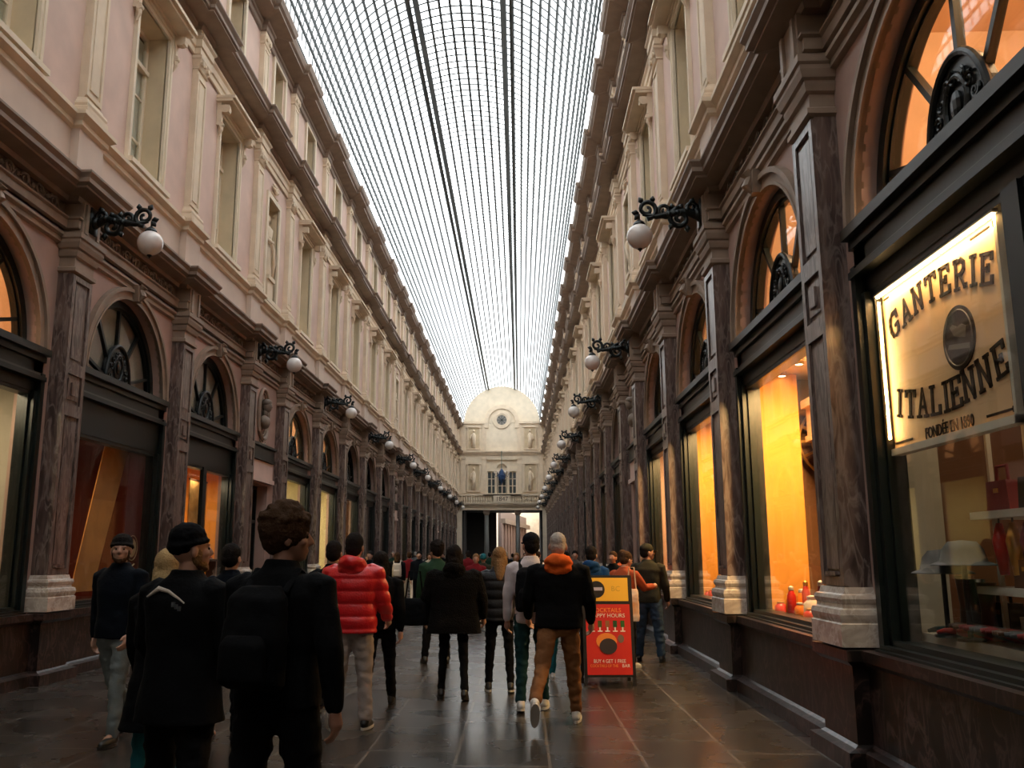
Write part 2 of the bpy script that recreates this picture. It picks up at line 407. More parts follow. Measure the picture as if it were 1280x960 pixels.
# ------------------------------------------------------------------ the glazed vault
VR = 3.82; VZ = 14.66
def vp(a, y, r=VR): return (XC + r * math.sin(a), y, VZ + r * math.cos(a))
cl = empty('ceiling', (XC, 0, VZ)); tag(cl, kind='structure')
def par_keep(o, p):
    o.parent = p; o.matrix_parent_inverse = Matrix.Translation(-Vector(p.location)); return o
g = MB(); NA = 36
vs = [vp(R(-90 + 180 * i / NA), y, VR + .05) for y in (-12, Y_END) for i in range(NA + 1)]
g.add(vs, [(i, i + 1, NA + 2 + i, NA + 1 + i) for i in range(NA)])
par_keep(g.build('roof_glass', roofglass, smooth=True), cl)
b_ = MB()
for i in range(1, 36):
    a = R(-90 + 5 * i); A = vp(a, -12); B = vp(a, Y_END)
    b_.bar(A, B, .080, .045, up=(math.sin(a), 0, math.cos(a)))
par_keep(b_.build('glazing_bar', roofiron), cl)
b_ = MB(); y = -11.8
while y < Y_END:
    rr0, rr1 = VR - .006, VR + .006; hw = .030
    vs = []
    for i in range(NA + 1):
        a = R(-90 + 5 * i)
        for r_, dy in ((rr0, -hw), (rr0, hw), (rr1, hw), (rr1, -hw)): vs.append(vp(a, y + dy, r_))
    fs = []
    for i in range(NA):
        for k in range(4): l = (k + 1) % 4; fs.append((i * 4 + k, i * 4 + l, i * 4 + 4 + l, i * 4 + 4 + k))
    b_.add(vs, fs); y += .40
par_keep(b_.build('glazing_rib', roofiron), cl)
for sg in (-1, 1):
    b_ = MB(); a = R(21 * sg)
    b_.bar(vp(a, -12, VR - .1), vp(a, Y_END, VR - .1), .17, .10, up=(math.sin(a), 0, math.cos(a)))
    b_.bar(vp(a + sg * .06, -12, VR + .03), vp(a + sg * .06, Y_END, VR + .03), .16, .03, up=(math.sin(a), 0, math.cos(a)))  # extra dark strip stands in for the shade along the purlin
    par_keep(b_.build('purlin', roofiron), cl)
# unseen closing wall added behind the viewer to keep sky light off backs
w = MB()
w.box(XC - 4.5, XC + 4.5, -12.3, -12, 0, 14.7)
poly = [(XC + VR * math.sin(R(a)), VZ + VR * math.cos(R(a))) for a in range(-90, 91, 6)]
w.add([(x, -12.0, z) for x, z in poly], [tuple(range(len(poly)))])
tag(w.build('wall_light_block', cream), kind='structure')

# ------------------------------------------------------------------ ground-floor pilasters
def pil_sweep(mb, prof, hw, xb, m=0):
    # three-sided moulding round a pilaster of half width hw; prof = (out, z); front plane x = xb (towards the gallery is -x)
    n = len(prof); vs = []
    for o, z in prof:
        vs += [(0.02, -hw - o, z), (xb - o, -hw - o, z), (xb - o, hw + o, z), (0.02, hw + o, z)]
    fs = []
    for i in range(n - 1):
        for k in range(3): fs.append((i * 4 + k, i * 4 + k + 1, i * 4 + 5 + k, i * 4 + 4 + k))
    fs += [(0, 1, 2, 3), tuple((n - 1) * 4 + k for k in (3, 2, 1, 0))]
    mb.add(vs, fs, m)
def panel_face(mb, x, hw, zs, border=.075, depth=.03, m=0):
    # raised frame on the front face with recessed panels between the heights in zs
    mb.box(x - depth, x, -hw, -hw + border, zs[0][0] - .02, zs[-1][1] + .02, m); mb.box(x - depth, x, hw - border, hw, zs[0][0] - .02, zs[-1][1] + .02, m)
    lo = zs[0][0] - .02
    for z0, z1 in zs:
        mb.box(x - depth, x, -hw + border, hw - border, lo, z0 + .05, m); lo = z1 - .05
        mb.box(x - .016, x, -hw + border + .05, hw - border - .05, z0 + .11, z1 - .11, m)
    mb.box(x - depth, x, -hw + border, hw - border, lo, zs[-1][1] + .02, m)
def make_pilaster():
    root = empty('pilaster')
    b = MB(); pil_sweep(b, [(.06, .88), (.06, 1.05), (.045, 1.06), (.055, 1.09), (.06, 1.12), (.05, 1.16), (.02, 1.17), (.015, 1.20), (.025, 1.21), (.035, 1.24), (.025, 1.27), (.0, 1.28), (-.015, 1.33)], .30, -.24)
    b.build('pilaster_base', basem, root)
    b = MB(); pil_sweep(b, [(0, 1.30), (0, 5.36)], .27, -.19); panel_face(b, -.19, .27, [(1.36, 3.46), (3.52, 4.02), (4.08, 5.30)])
    for z in (1.42,): b.box(-.235, -.19, -.12, .12, z, z + .03)
    b.box(-.23, -.19, -.075, .075, 3.69, 3.86)
    b.build('pilaster_shaft', shaftm, root)
    b = MB(); pil_sweep(b, [(0, 5.34), (.03, 5.36), (.03, 5.41), (.0, 5.43), (.0, 5.55), (.03, 5.57), (.045, 5.63), (.045, 5.66), (.07, 5.68), (.09, 5.75), (.09, 5.79), (.11, 5.81), (.11, 5.88), (.02, 5.90)], .27, -.22)
    b.build('capital', buff, root)
    b = MB(); b.box(-.27, .05, -.24, .24, 5.88, 6.36); b.box(-.30, -.27, -.20, -.13, 5.92, 6.34); b.box(-.30, -.27, .13, .20, 5.92, 6.34)
    b.build('frieze_block', buff, root)
    return root
pil0 = make_pilaster()
for s in (-1, 1):
    k = 0
    for i, y in enumerate(PIL[2:-1]):
        o = pil0 if (s == -1 and i == 0) else copy_tree(pil0)
        o.location = (SX(s, 4.5), y, 0); o.rotation_euler = (0, 0, 0 if s > 0 else math.pi)
        tag(o, 'marble pilaster on a pale moulded base along the %s side, %s from the front' % (SIDE[s], ORD[i]), 'pilaster', 'marble pilasters along the %s side' % SIDE[s])

# upper pilasters: architecture of the walls
def make_upper():
    root = empty('trim_9')
    b = MB(); pil_sweep(b, [(.07, 7.66), (.07, 7.76), (.05, 7.78), (.06, 7.82), (.05, 7.86), (.02, 7.88), (0, 7.93)], .25, -.13); b.build('pilaster_base', cream, root)
    b = MB(); pil_sweep(b, [(0, 7.9), (0, 10.75)], .23, -.10); panel_face(b, -.10, .23, [(8.0, 10.6)], border=.06, depth=.025); b.build('pilaster_shaft', cream, root)
    b = MB(); pil_sweep(b, [(0, 10.72), (.02, 10.74), (.0, 10.77), (.01, 10.80), (.05, 10.90), (.07, 10.93), (.07, 10.98)], .23, -.12)
    for yy in (-.15, .15):
        b.lathe([(.02, -.03), (.055, -.02), (.055, .02), (.02, .03)], (-.17, yy, 10.86), 10, axis='x')
    b.sphere((-.16, 0, 10.9), (.03, .05, .05), 8)
    b.build('capital', cream, root)
    # small attic pilaster above
    b = MB(); pil_sweep(b, [(.05, 11.92), (.05, 12.05), (.0, 12.12), (0, 13.75), (.03, 13.77), (.03, 13.82), (.0, 13.84), (.05, 13.95), (.05, 14.06)], .22, -.10)
    panel_face(b, -.10, .22, [(12.2, 13.7)], border=.06, depth=.02)
    for yy in (-.13, .13): b.lathe([(.02, -.03), (.05, -.02), (.05, .02), (.02, .03)], (-.15, yy, 13.9), 10, axis='x')
    b.build('attic_pilaster', cream, root)
    return root
up0 = make_upper(); trim_i[0] = 9
for s in (-1, 1):
    for i, y in enumerate(PIL[1:]):
        if s == -1 and i == 0: o = up0
        else:
            o = copy_tree(up0); o.name = 'trim_%d' % trim_i[0]
        trim_i[0] += 1
        o.location = (SX(s, 4.47), y if y < Y_END else y - .2, 0); o.rotation_euler = (0, 0, 0 if s > 0 else math.pi); tag(o, kind='structure')

# ------------------------------------------------------------------ upper windows
def make_window():
    r = empty('window')
    b = MB(); hw, z0, z1 = .62, 7.75, 10.6
    b.box(.34, .40, -hw, -hw + .08, z0, z1); b.box(.34, .40, hw - .08, hw, z0, z1); b.box(.34, .40, -hw, hw, z0, z0 + .09); b.box(.34, .40, -hw, hw, z1 - .08, z1)
    b.box(.33, .40, -.05, .05, z0, z1)
    for z in (8.55, 9.35): b.box(.35, .39, -hw, hw, z, z + .035)
    b.box(.30, .40, -hw, hw, 9.88, 9.96)
    b.build('window_frame', creamlt, r)
    b = MB(); b.box(.365, .372, -hw, hw, z0, z1); b.build('pane', upglass, r)
    b = MB(); b.box(.42, .43, -hw - .0, -.10, z0, z1 - .1); b.box(.42, .43, .25, hw + .0, z0, z1 - .1); b.build('curtain', curtain, r)
    b = MB()
    for sg in (-1, 1): b.box(-.05, .02, sg * (hw + .0) - (.12 if sg < 0 else 0), sg * hw + (.12 if sg > 0 else 0), z0 - .06, z1 + .1)
    for sg in (-1, 1): b.box(-.07, -.05, sg * (hw + .09) - .03, sg * (hw + .09) + .03, z0, z1 + .1)
    b.box(-.05, .02, -hw - .12, hw + .12, z1, z1 + .13); b.box(-.07, -.05, -hw - .12, hw + .12, z1 + .07, z1 + .13)
    b.build('surround', creamlt, r)
    b = MB(); b.box(-.16, .02, -hw - .16, hw + .16, z0 - .08, z0); b.box(-.10, .02, -hw - .1, hw + .1, z0 - .13, z0 - .08); b.build('window_sill', creamlt, r)
    b = MB()      # hood on scrolled consoles
    for zz, o_ in ((10.74, .10), (10.80, .34), (10.86, .40)): b.box(-o_, .02, -hw - .22 - o_ * .2, hw + .22 + o_ * .2, zz, zz + .062)
    for sg in (-1, 1):
        y = sg * (hw + .17)
        b.prism([(y - .06, 10.74), (y + .06, 10.74), (y + .05, 10.3), (y - .05, 10.3)], -.10, .02)
        b.prism([(y - .06, 10.74), (y + .06, 10.74), (y + .06, 10.58), (y - .06, 10.58)], -.26, -.1)
        b.lathe([(.03, -.072), (.09, -.068), (.09, .068), (.03, .072)], (-.18, y, 10.655), 10, axis='y')
        b.lathe([(.02, -.05), (.05, -.05), (.05, .05), (.02, .05)], (-.10, y, 10.32), 10, axis='y')
        b.tube([(-.08, y, 10.3), (-.10, y, 10.2), (-.05, y, 10.08)], [.05, .035, .012], 6)
    b.build('hood', cream, r)
    return r
def make_attic():
    r = empty('window'); hw, z0, z1 = .5, 12.35, 14.0; b = MB()
    b.box(.30, .36, -hw, -hw + .07, z0, z1); b.box(.30, .36, hw - .07, hw, z0, z1); b.box(.30, .36, -hw, hw, z0, z0 + .08); b.box(.30, .36, -hw, hw, z1 - .07, z1)
    b.box(.30, .36, -.03, .03, z0, z1); b.box(.31, .35, -hw, hw, 13.15, 13.19)
    b.build('window_frame', creamlt, r)
    b = MB(); b.box(.325, .332, -hw, hw, z0, z1); b.build('pane', upglass, r)
    b = MB()
    for sg in (-1, 1): b.box(-.06, .02, sg * hw - (.13 if sg < 0 else 0), sg * hw + (.13 if sg > 0 else 0), z0 - .05, z1)
    b.box(-.06, .02, -hw - .13, hw + .13, z1, z1 + .10); b.box(-.14, .02, -hw - .16, hw + .16, z0 - .12, z0 - .02)
    b.build('surround', creamlt, r)
    return r
win0 = make_window(); att0 = make_attic(); wi = 0
def make_nichewin():
    r = empty('window'); hw, z0, z1 = .5, 7.75, 10.35; b = MB()
    for sg in (-1, 1): b.box(-.05, .02, sg * hw - (.12 if sg < 0 else 0), sg * hw + (.12 if sg > 0 else 0), z0 - .05, z1)
    b.box(-.05, .02, -hw - .12, hw + .12, z1, z1 + .12); b.box(-.14, .02, -hw - .15, hw + .15, z0 - .10, z0)
    b.build('surround', creamlt, r)
    b = MB()      # leafy trophy above the niche
    for i in range(5):
        a = R(20 + i * 35); b.tube([(-.03, 0, 10.62), (-.07, .15 * math.cos(a), 10.62 + .15 * math.sin(a)), (-.03, .3 * math.cos(a), 10.62 + .24 * math.sin(a))], [.03, .045, .012], 6)
    b.sphere((-.06, 0, 10.66), (.06, .09, .09), 10); b.tube([(-.03, -.3, 10.55), (-.05, 0, 10.50), (-.03, .3, 10.55)], .025, 6)
    b.build('carved_trophy', cream, r)
    return r
nw0 = make_nichewin()
used = set()
def place(proto, s, w, y, z=0, name=None, n=None):
    if proto.name not in used and proto not in placed: o = proto; placed.append(proto)
    else: o = copy_tree(proto)
    o.location = (SX(s, w), y, z); o.rotation_euler = (0, 0, 0 if s > 0 else math.pi); return o
placed = []
for s in (-1, 1):
    for yc, bw, niche in BAYS[1:]:
        for proto in ((nw0 if niche else win0), att0):
            o = place(proto, s, 4.47, yc); wi += 1; o.name = 'window_%d' % wi; tag(o, kind='structure')

# niche statues on the first floor and busts in oval medallions below
def make_statue():
    r = empty('statue'); b = MB()
    b.box(-.02, .34, -.24, .24, 7.75, 8.35); b.box(-.06, .36, -.28, .28, 8.30, 8.40); b.build('pedestal', cream, r)
    b = MB()
    prof = [(.20, 8.4), (.22, 8.5), (.19, 8.8), (.20, 9.1), (.16, 9.3), (.19, 9.5), (.20, 9.65), (.11, 9.74), (.06, 9.78), (.06, 9.84)]
    n = 20; vs = []
    for rr, z in prof:
        for k in range(n):
            a = 2 * math.pi * k / n; q_ = rr * (1 + .10 * math.sin(5 * a + z * 3) * (1 if z < 9.2 else .3))
            vs.append((.14 + q_ * .75 * math.cos(a), q_ * math.sin(a) + .03 * math.sin((z - 8.4) * 3), z))
    b.add(vs, [(i * n + k, i * n + (k + 1) % n, (i + 1) * n + (k + 1) % n, (i + 1) * n + k) for i in range(len(prof) - 1) for k in range(n)])
    b.sphere((.13, .0, 9.93), (.085, .075, .11), 12); b.sphere((.15, 0, 9.97), (.095, .09, .09), 12)
    b.tube([(.14, .19, 9.6), (.05, .27, 9.35), (-.04, .14, 9.25), (-.05, .02, 9.3)], [.065, .055, .042, .035], 8)
    b.tube([(.14, -.19, 9.6), (.10, -.28, 9.3), (.02, -.26, 9.0)], [.065, .055, .04], 8)
    b.tube([(.0, .17, 9.4), (-.06, .0, 9.1), (-.04, -.16, 8.8), (.02, -.2, 8.45)], [.03, .045, .05, .04], 8)
    b.build('carved_figure', cream, r, smooth=True)
    return r
def make_medallion():
    r = empty('medallion'); b = MB(); cz = 4.95
    ring = lambda ry, rz, x: [(x, ry * math.cos(2 * math.pi * k / 32), cz + rz * math.sin(2 * math.pi * k / 32)) for k in range(32)]
    b.tube(ring(.42, .60, -.03), .05, 8, True); b.tube(ring(.34, .52, -.02), .02, 6, True); b.build('oval_frame', buff, r, smooth=True)
    b = MB(); b.sphere((.02, 0, cz), (.03, .36, .54), 24); b.build('backing', frz, r)
    b = MB(); b.sphere((-.12, 0, cz + .18), (.12, .11, .15), 14); b.sphere((-.2, 0, cz + .16), (.05, .03, .03), 8)
    b.tube([(-.08, 0, cz + .1), (-.07, 0, cz - .08)], [.075, .08], 10); b.sphere((-.07, 0, cz - .2), (.12, .24, .17), 14)
    b.sphere((-.1, 0, cz + .27), (.13, .13, .1), 12)
    b.build('bust', relief, r, smooth=True)
    b = MB()
    for sg in (-1, 1):
        b.tube([(-.04, 0, 4.28), (-.05, sg * .15, 4.36), (-.04, sg * .32, 4.5), (-.03, sg * .42, 4.72)], [.02, .045, .04, .012], 6)
        b.tube([(-.04, 0, 4.22), (-.05, sg * .12, 4.2), (-.04, sg * .26, 4.30)], [.03, .035, .012], 6)
    b.build('garland', buff, r)
    return r
st0 = make_statue(); md0 = make_medallion()
nb = [b for b in BAYS if b[2]]
for s in (-1, 1):
    for i, (yc, bw, _) in enumerate(nb):
        o = place(st0, s, 4.47, yc)
        tag(o, 'carved stone statue in a first-floor niche, %s niche along the %s side' % (ORD[i], SIDE[s]), 'statue', 'niche statues')
        o = place(md0, s, 4.5, yc)
        tag(o, 'bust in an oval medallion above a doorway, %s doorway along the %s side' % (ORD[i], SIDE[s]), 'medallion', 'oval bust medallions')

# ------------------------------------------------------------------ arched shop fronts
def make_shop(top=3.66, mullion=None, fan='spokes', fanmat=None):
    r = empty('shop_window'); ar = AR
    arc = lambda rad, n=32: [(rad * math.cos(math.pi * i / n), SPR + rad * math.sin(math.pi * i / n)) for i in range(n + 1)]
    # masonry archivolt
    b = MB()
    def ring(ra, rb, x0, x1, mb=b, legs=0.0):
        A, B = arc(ra), arc(rb)
        if legs: A = [(A[0][0], SPR - legs)] + A + [(A[-1][0], SPR - legs)]; B = [(B[0][0], SPR - legs)] + B + [(B[-1][0], SPR - legs)]
        n = len(A); vs = [(x0, *p) for p in A] + [(x0, *p) for p in B] + [(x1, *p) for p in A] + [(x1, *p) for p in B]
        fs = []
        for i in range(n - 1):
            fs += [(i, i + 1, n + i + 1, n + i), (2 * n + i, 3 * n + i, 3 * n + i + 1, 2 * n + i + 1), (i, 2 * n + i, 2 * n + i + 1, i + 1), (n + i, n + i + 1, 3 * n + i + 1, 3 * n + i)]
        for i in (0, n - 1): fs.append((i, n + i, 3 * n + i, 2 * n + i))
        mb.add(vs, fs)
    ring(ar, ar + .13, -.045, .02, legs=.0); ring(ar + .13, ar + .19, -.085, .02); ring(ar - .0, ar + .03, -.06, .02)
    b.build('archivolt', buff, r)
    b = MB(); b.prism([(-.07, SPR + ar + .0), (.07, SPR + ar + .0), (.12, SPR + ar + .26), (-.12, SPR + ar + .26)], -.14, .02)
    b.tube([(-.12, 0, SPR + ar + .02), (-.19, 0, SPR + ar + .1), (-.15, 0, SPR + ar + .2), (-.20, 0, SPR + ar + .26)], [.03, .06, .05, .07], 8)
    b.build('keystone', buff, r)
    # fanlight
    b = MB(); ring(ar - .12, ar, .12, .26, b); ring(ar - .15, ar - .12, .16, .22, b)
    for a in (16, 53, 90, 127, 164):
        c, s_ = math.cos(R(a)), math.sin(R(a))
        b.bar((.19, .40 * c, SPR + .42 * s_), (.19, (ar - .08) * c, SPR + (ar - .08) * s_), .05, .06, up=(1, 0, 0))
    b.build('fanlight_frame', green, r)
    b = MB()
    n = 20; pts = [(.42 * math.cos(math.pi * i / n), SPR + .05 + .60 * math.sin(math.pi * i / n)) for i in range(n + 1)]
    b.prism(pts, .14, .21)
    b.tube([(.13, y, z) for y, z in pts], .03, 8)
    b.tube([(.13, .15 * math.cos(2 * math.pi * k / 20), SPR + .30 + .20 * math.sin(2 * math.pi * k / 20)) for k in range(20)], .022, 8, True)
    b.sphere((.13, 0, SPR + .30), (.03, .07, .11), 10)
    for k in range(9):
        a = R(10 + 20 * k); scroll(b, .29 * math.cos(a), SPR + .07 + .42 * math.sin(a), .055, 1.3, a0=a, sg=1 if k % 2 else -1, x=.125, rad=.014, n=14)
    b.build('rosette', iron, r)
    b = MB(); p = [(y, z) for y, z in arc(ar - .1)]; b.prism(p, .185, .192); b.build('fanlight_pane', fanmat or fanglass, r)
    # transom beam : cornice moulding, fascia, small bead
    b = MB()
    for x0, z0, z1, mm in ((-.10, 4.13, 4.22, 0), (-.04, 4.05, 4.13, 0), (.0, 3.90, 4.05, 0), (-.02, 3.86, 3.90, 1), (-.06, 3.80, 3.86, 0), (.04, top, 3.80, 0)):
        b.box(x0, .25, -1.62, 1.62, z0, z1, mm)
    b.build('transom_beam', [green, greenhi], r)
    b = MB(); hw = 1.56; z0 = .88; fw = .10
    for sg in (-1, 1):
        ya, yb = sorted((sg * hw, sg * (hw - fw))); b.box(.0, .22, ya, yb, z0, top)
        ya, yb = sorted((sg * (hw - fw), sg * (hw - fw - .04))); b.box(.06, .18, ya, yb, z0 + .05, top - .03)
        ya, yb = sorted((sg * 1.53, sg * 1.62)); b.box(-.04, .03, ya, yb, z0, 3.9)
    b.box(.0, .22, -hw, hw, z0, z0 + .07); b.box(-.10, .1, -hw, hw, z0 - .06, z0 + .0); b.box(-.06, .1, -hw, hw, z0 + .0, z0 + .03)
    b.box(.05, .2, -hw, hw, top - .05, top)
    if mullion is not None: b.box(.02, .09, mullion - .09, mullion + .09, z0, top)
    b.build('window_frame', green, r)
    b = MB(); b.box(.060, .066, -hw + fw, hw - fw, z0 + .05, top); b.build('pane', glass, r)
    return r
blindglass = glassmat('blind_glass', (0.9, 0.9, 0.88), refl=0.2)
shopA = make_shop(3.66); shopB = make_shop(3.30); shopC = make_shop(3.30, mullion=.15); shopD = make_shop(3.66, mullion=-.67)
arch_bays = [b for b in BAYS[1:] if not b[2]]
placed2 = []
def place2(proto, s, w, y):
    if proto in placed2: o = copy_tree(proto)
    else: o = proto; placed2.append(proto)
    o.location = (SX(s, w), y, 0); o.rotation_euler = (0, 0, 0 if s > 0 else math.pi); return o
SPECIAL_LAB = {(-1, 9.25): 'arched shop window with a pale cream display, nearest on the left side',
    (-1, 13.33): 'arched shop window with a tan banner inside and grey fanlight, left side',
    (-1, 17.41): 'arched shop window with a dark door half and orange poster, left side',
    (-1, 24.49): 'arched shop window with a glowing yellow fanlight just past the medallion doorway',
    (1, 5.17): 'arched shop window holding the lit lettered board, right side',
    (1, 9.25): 'arched shop window with an orange wall and red jars, right side',
    (1, 13.33): 'arched shop window with an orange wall and dark cabinet, second beyond the board window',
    (1, 17.41): 'arched narrow-looking shop window with a plain orange glow, third beyond the board window'}
for s in (-1, 1):
    k = 0
    for yc, bw, _ in arch_bays:
        key = (s, round(yc, 2))
        if yc < 0: proto = shopA
        elif s < 0: proto = {13.33: shopB, 17.41: shopC}.get(round(yc, 2), shopA)
        else: proto = {5.17: shopD}.get(round(yc, 2), shopA)
        o = place2(proto, s, 4.5, yc); k += 1
        if key in SPECIAL_LAB: tag(o, SPECIAL_LAB[key], 'shop window', 'arched shop windows')
        else: tag(o, 'arched shop window with dark joinery, %s arch along the %s side' % (ORD[k - 1], SIDE[s]), 'shop window', 'arched shop windows')

# doorways in the narrow bays
def make_door():
    r = empty('door'); b = MB()
    b.box(-.06, .22, -1.0, 1.0, 3.88, 4.14); b.box(-.12, .22, -1.02, 1.02, 4.14, 4.2); b.box(-.09, .22, -1.0, 1.0, 3.82, 3.88); b.build('lintel_beam', green, r)
    b = MB(); b.box(-.05, .1, -.95, .95, 3.40, 3.80); b.box(-.10, .1, -.98, .98, 3.30, 3.40); b.build('plaster_lintel', pink, r)
    b = MB()
    for sg in (-1, 1): b.box(.25, .33, sg * .70 - .04, sg * .70 + .04, 0, 3.25)
    b.box(.25, .33, -.7, .7, 3.17, 3.25); b.box(.25, .33, -.7, .7, 2.35, 2.43); b.box(.25, .33, -.04, .04, 0, 3.2); b.box(.26, .32, -.7, .7, 0, .5)
    b.build('door_leaf', green, r)
    b = MB(); b.box(.285, .292, -.7, .7, .1, 3.2); b.build('pane', glass, r)
    b = MB(); b.tube([(.25, .07, .95), (.18, .07, 1.0), (.18, .07, 1.3), (.25, .07, 1.35)], .014, 8); b.build('door_handle', mat('brass', (.5, .36, .14), .3, 1), r)
    return r
dr0 = make_door(); di = 0
for s in (-1, 1):
    for yc, bw, _ in nb:
        o = place2(dr0, s, 4.5, yc); di += 1; o.name = 'door_%d' % di; tag(o, kind='structure')

# ------------------------------------------------------------------ shop rooms and their lamps
spotm = emis('lamp_lens', (1.0, .82, .55), 14)
def plaster(name, col, r=.8): return mat(name, col, r, noise_amt=.08, nscale=2)
tone = dict(orange=plaster('orange_wall', (.80, .34, .05)), cream=plaster('cream_interior', (.45, .40, .32)), dark=darkroom,
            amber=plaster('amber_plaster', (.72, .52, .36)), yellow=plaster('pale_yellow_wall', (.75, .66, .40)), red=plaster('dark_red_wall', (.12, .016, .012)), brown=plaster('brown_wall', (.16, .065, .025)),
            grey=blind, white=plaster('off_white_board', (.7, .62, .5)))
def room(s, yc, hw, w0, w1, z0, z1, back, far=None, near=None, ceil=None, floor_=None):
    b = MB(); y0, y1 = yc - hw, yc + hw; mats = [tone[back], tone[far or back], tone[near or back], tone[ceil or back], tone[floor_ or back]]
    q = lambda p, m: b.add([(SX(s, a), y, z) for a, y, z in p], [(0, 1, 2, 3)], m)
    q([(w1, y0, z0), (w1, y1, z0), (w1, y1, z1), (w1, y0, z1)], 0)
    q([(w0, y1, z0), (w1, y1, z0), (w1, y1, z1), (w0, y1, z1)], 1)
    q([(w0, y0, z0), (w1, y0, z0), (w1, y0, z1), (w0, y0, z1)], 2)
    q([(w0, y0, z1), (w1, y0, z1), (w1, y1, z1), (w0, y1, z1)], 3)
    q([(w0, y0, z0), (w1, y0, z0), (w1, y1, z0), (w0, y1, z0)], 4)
    return tag(b.build('wall_shop', mats), kind='structure')
EK = 1.5
def light(s, w, y, z, e, col=(1, .62, .28), size=.25, par=None, rot=None, shape='area', sy=None):
    if shape == 'point':
        l = bpy.data.lights.new('lamp_light', 'POINT'); l.shadow_soft_size = size
    else:
        l = bpy.data.lights.new('lamp_light', 'AREA'); l.size = size
        if sy: l.shape = 'RECTANGLE'; l.size_y = sy
    l.energy = e * EK; l.color = col
    o = bpy.data.objects.new('lamp_light', l); COL.objects.link(o); o.location = (SX(s, w), y, z)
    if rot: o.rotation_euler = rot
    return o
brass = mat('brass', (.5, .36, .14), .3, 1)
def spot(s, w, y, z, label, group):
    r = empty('ceiling_spot', (SX(s, w), y, z))
    b = MB(); b.lathe([(.055, 0), (.06, -.05), (.045, -.05), (.045, -.02)], (0, 0, 0), 12); b.build('spot_rim', brass, r)
    b = MB(); b.lathe([(.001, -.03), (.043, -.03), (.043, -.045), (.001, -.05)], (0, 0, 0), 12); b.build('lens', spotm, r)
    return tag(r, label, 'ceiling lamp', group)
WARM = (1, .60, .24); SOFT = (1, .78, .50)
rooms = {}
def mezz(s, yc, kind, e, col=(1, .66, .36)):
    room(s, yc, 1.9, 4.72, 6.4, 4.12, 6.2, kind)
    if kind == 'grey':
        b = MB(); b.box(.235, .245, -1.36, 1.36, 4.13, 5.6); o = b.build('window_blind', mat('pale_blind', (.42, .40, .35), .8, noise_amt=.15, nscale=2)); o.location = (SX(s, 4.5), yc, 0); o.rotation_euler = (0, 0, 0 if s > 0 else math.pi)
        tag(o, 'grey blind drawn behind the %s fanlight of the left side' % ('banner shop' if yc < 14 else ('poster shop' if yc < 20 else 'yellow-lit third shop past the medallion')), 'blind')
    if e: light(s, 5.3, yc - .3, 5.95, e, col, .35, shape='point')
# right side
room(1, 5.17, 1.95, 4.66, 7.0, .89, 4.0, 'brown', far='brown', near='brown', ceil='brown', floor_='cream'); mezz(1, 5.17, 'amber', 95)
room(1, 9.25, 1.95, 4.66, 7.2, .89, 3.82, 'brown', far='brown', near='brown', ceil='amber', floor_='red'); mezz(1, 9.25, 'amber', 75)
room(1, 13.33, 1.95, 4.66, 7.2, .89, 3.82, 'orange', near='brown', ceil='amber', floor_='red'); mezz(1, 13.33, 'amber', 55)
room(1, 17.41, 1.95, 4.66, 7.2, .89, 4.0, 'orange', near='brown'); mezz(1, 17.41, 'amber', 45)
for yc in (5.17,): light(1, 5.3, yc + .3, 3.85, 10, SOFT, .6, rot=(0, 0, 0))
for yc, e in ((9.25, 130), (13.33, 120), (17.41, 110)):
    light(1, 5.0, yc + .2, 3.74, e, WARM, .4)
# left side
room(-1, 9.25, 1.95, 4.66, 6.4, .89, 4.0, 'cream'); mezz(-1, 9.25, 'amber', 60); light(-1, 5.3, 9.6, 3.85, 32, SOFT, .5)
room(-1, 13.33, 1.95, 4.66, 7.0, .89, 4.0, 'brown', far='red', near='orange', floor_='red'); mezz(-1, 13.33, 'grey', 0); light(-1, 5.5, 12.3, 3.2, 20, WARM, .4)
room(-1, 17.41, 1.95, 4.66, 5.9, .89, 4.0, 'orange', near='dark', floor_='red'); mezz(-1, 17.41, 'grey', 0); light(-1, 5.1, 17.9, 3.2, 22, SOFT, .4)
room(-1, 24.49, 1.95, 4.66, 6.4, .89, 4.0, 'yellow'); mezz(-1, 24.49, 'amber', 80, SOFT); light(-1, 5.4, 24.5, 3.85, 30, SOFT, .5)
room(-1, 28.57, 1.95, 4.66, 6.4, .89, 4.0, 'yellow'); mezz(-1, 28.57, 'amber', 50, SOFT); light(-1, 5.4, 28.6, 3.85, 45, SOFT, .5)
room(-1, 32.65, 1.95, 4.66, 6.4, .89, 4.0, 'yellow', far='brown'); mezz(-1, 32.65, 'grey', 0); light(-1, 5.4, 32.6, 3.85, 22, SOFT, .5)
for s, yc in ((-1, 5.17),): mezz(s, yc, 'amber', 20)
for s, yc, kd, e in ((1, 24.49, 'orange', 14), (1, 28.57, 'orange', 30), (1, 40.81, 'orange', 25), (1, 32.65, 'amber', 14), (-1, 47.89, 'amber', 14)):
    room(s, yc, 1.95, 4.66, 6.4, .89, 4.0, kd); light(s, 5.3, yc, 3.85, e, WARM, .4)

# displays -----------------------------------------------------------------
def lp(s, w, y, z): return (SX(s, w), y, z)
def stand(name, label, cat, s, w, y, z, parts, group=None, rz=0):
    r = empty(name, lp(s, w, y, z), rz)
    for nm, mb, m_, sm in parts: mb.build(nm, m_, r, smooth=sm)
    return tag(r, label, cat, group)
b = MB(); b.box(*sorted((SX(1, 4.67), SX(1, 4.98))), 6.68, 6.72, .89, 3.99); tag(b.build('display_partition', tone['cream']), 'narrow cream partition at the far end of the lettered board window', 'partition')
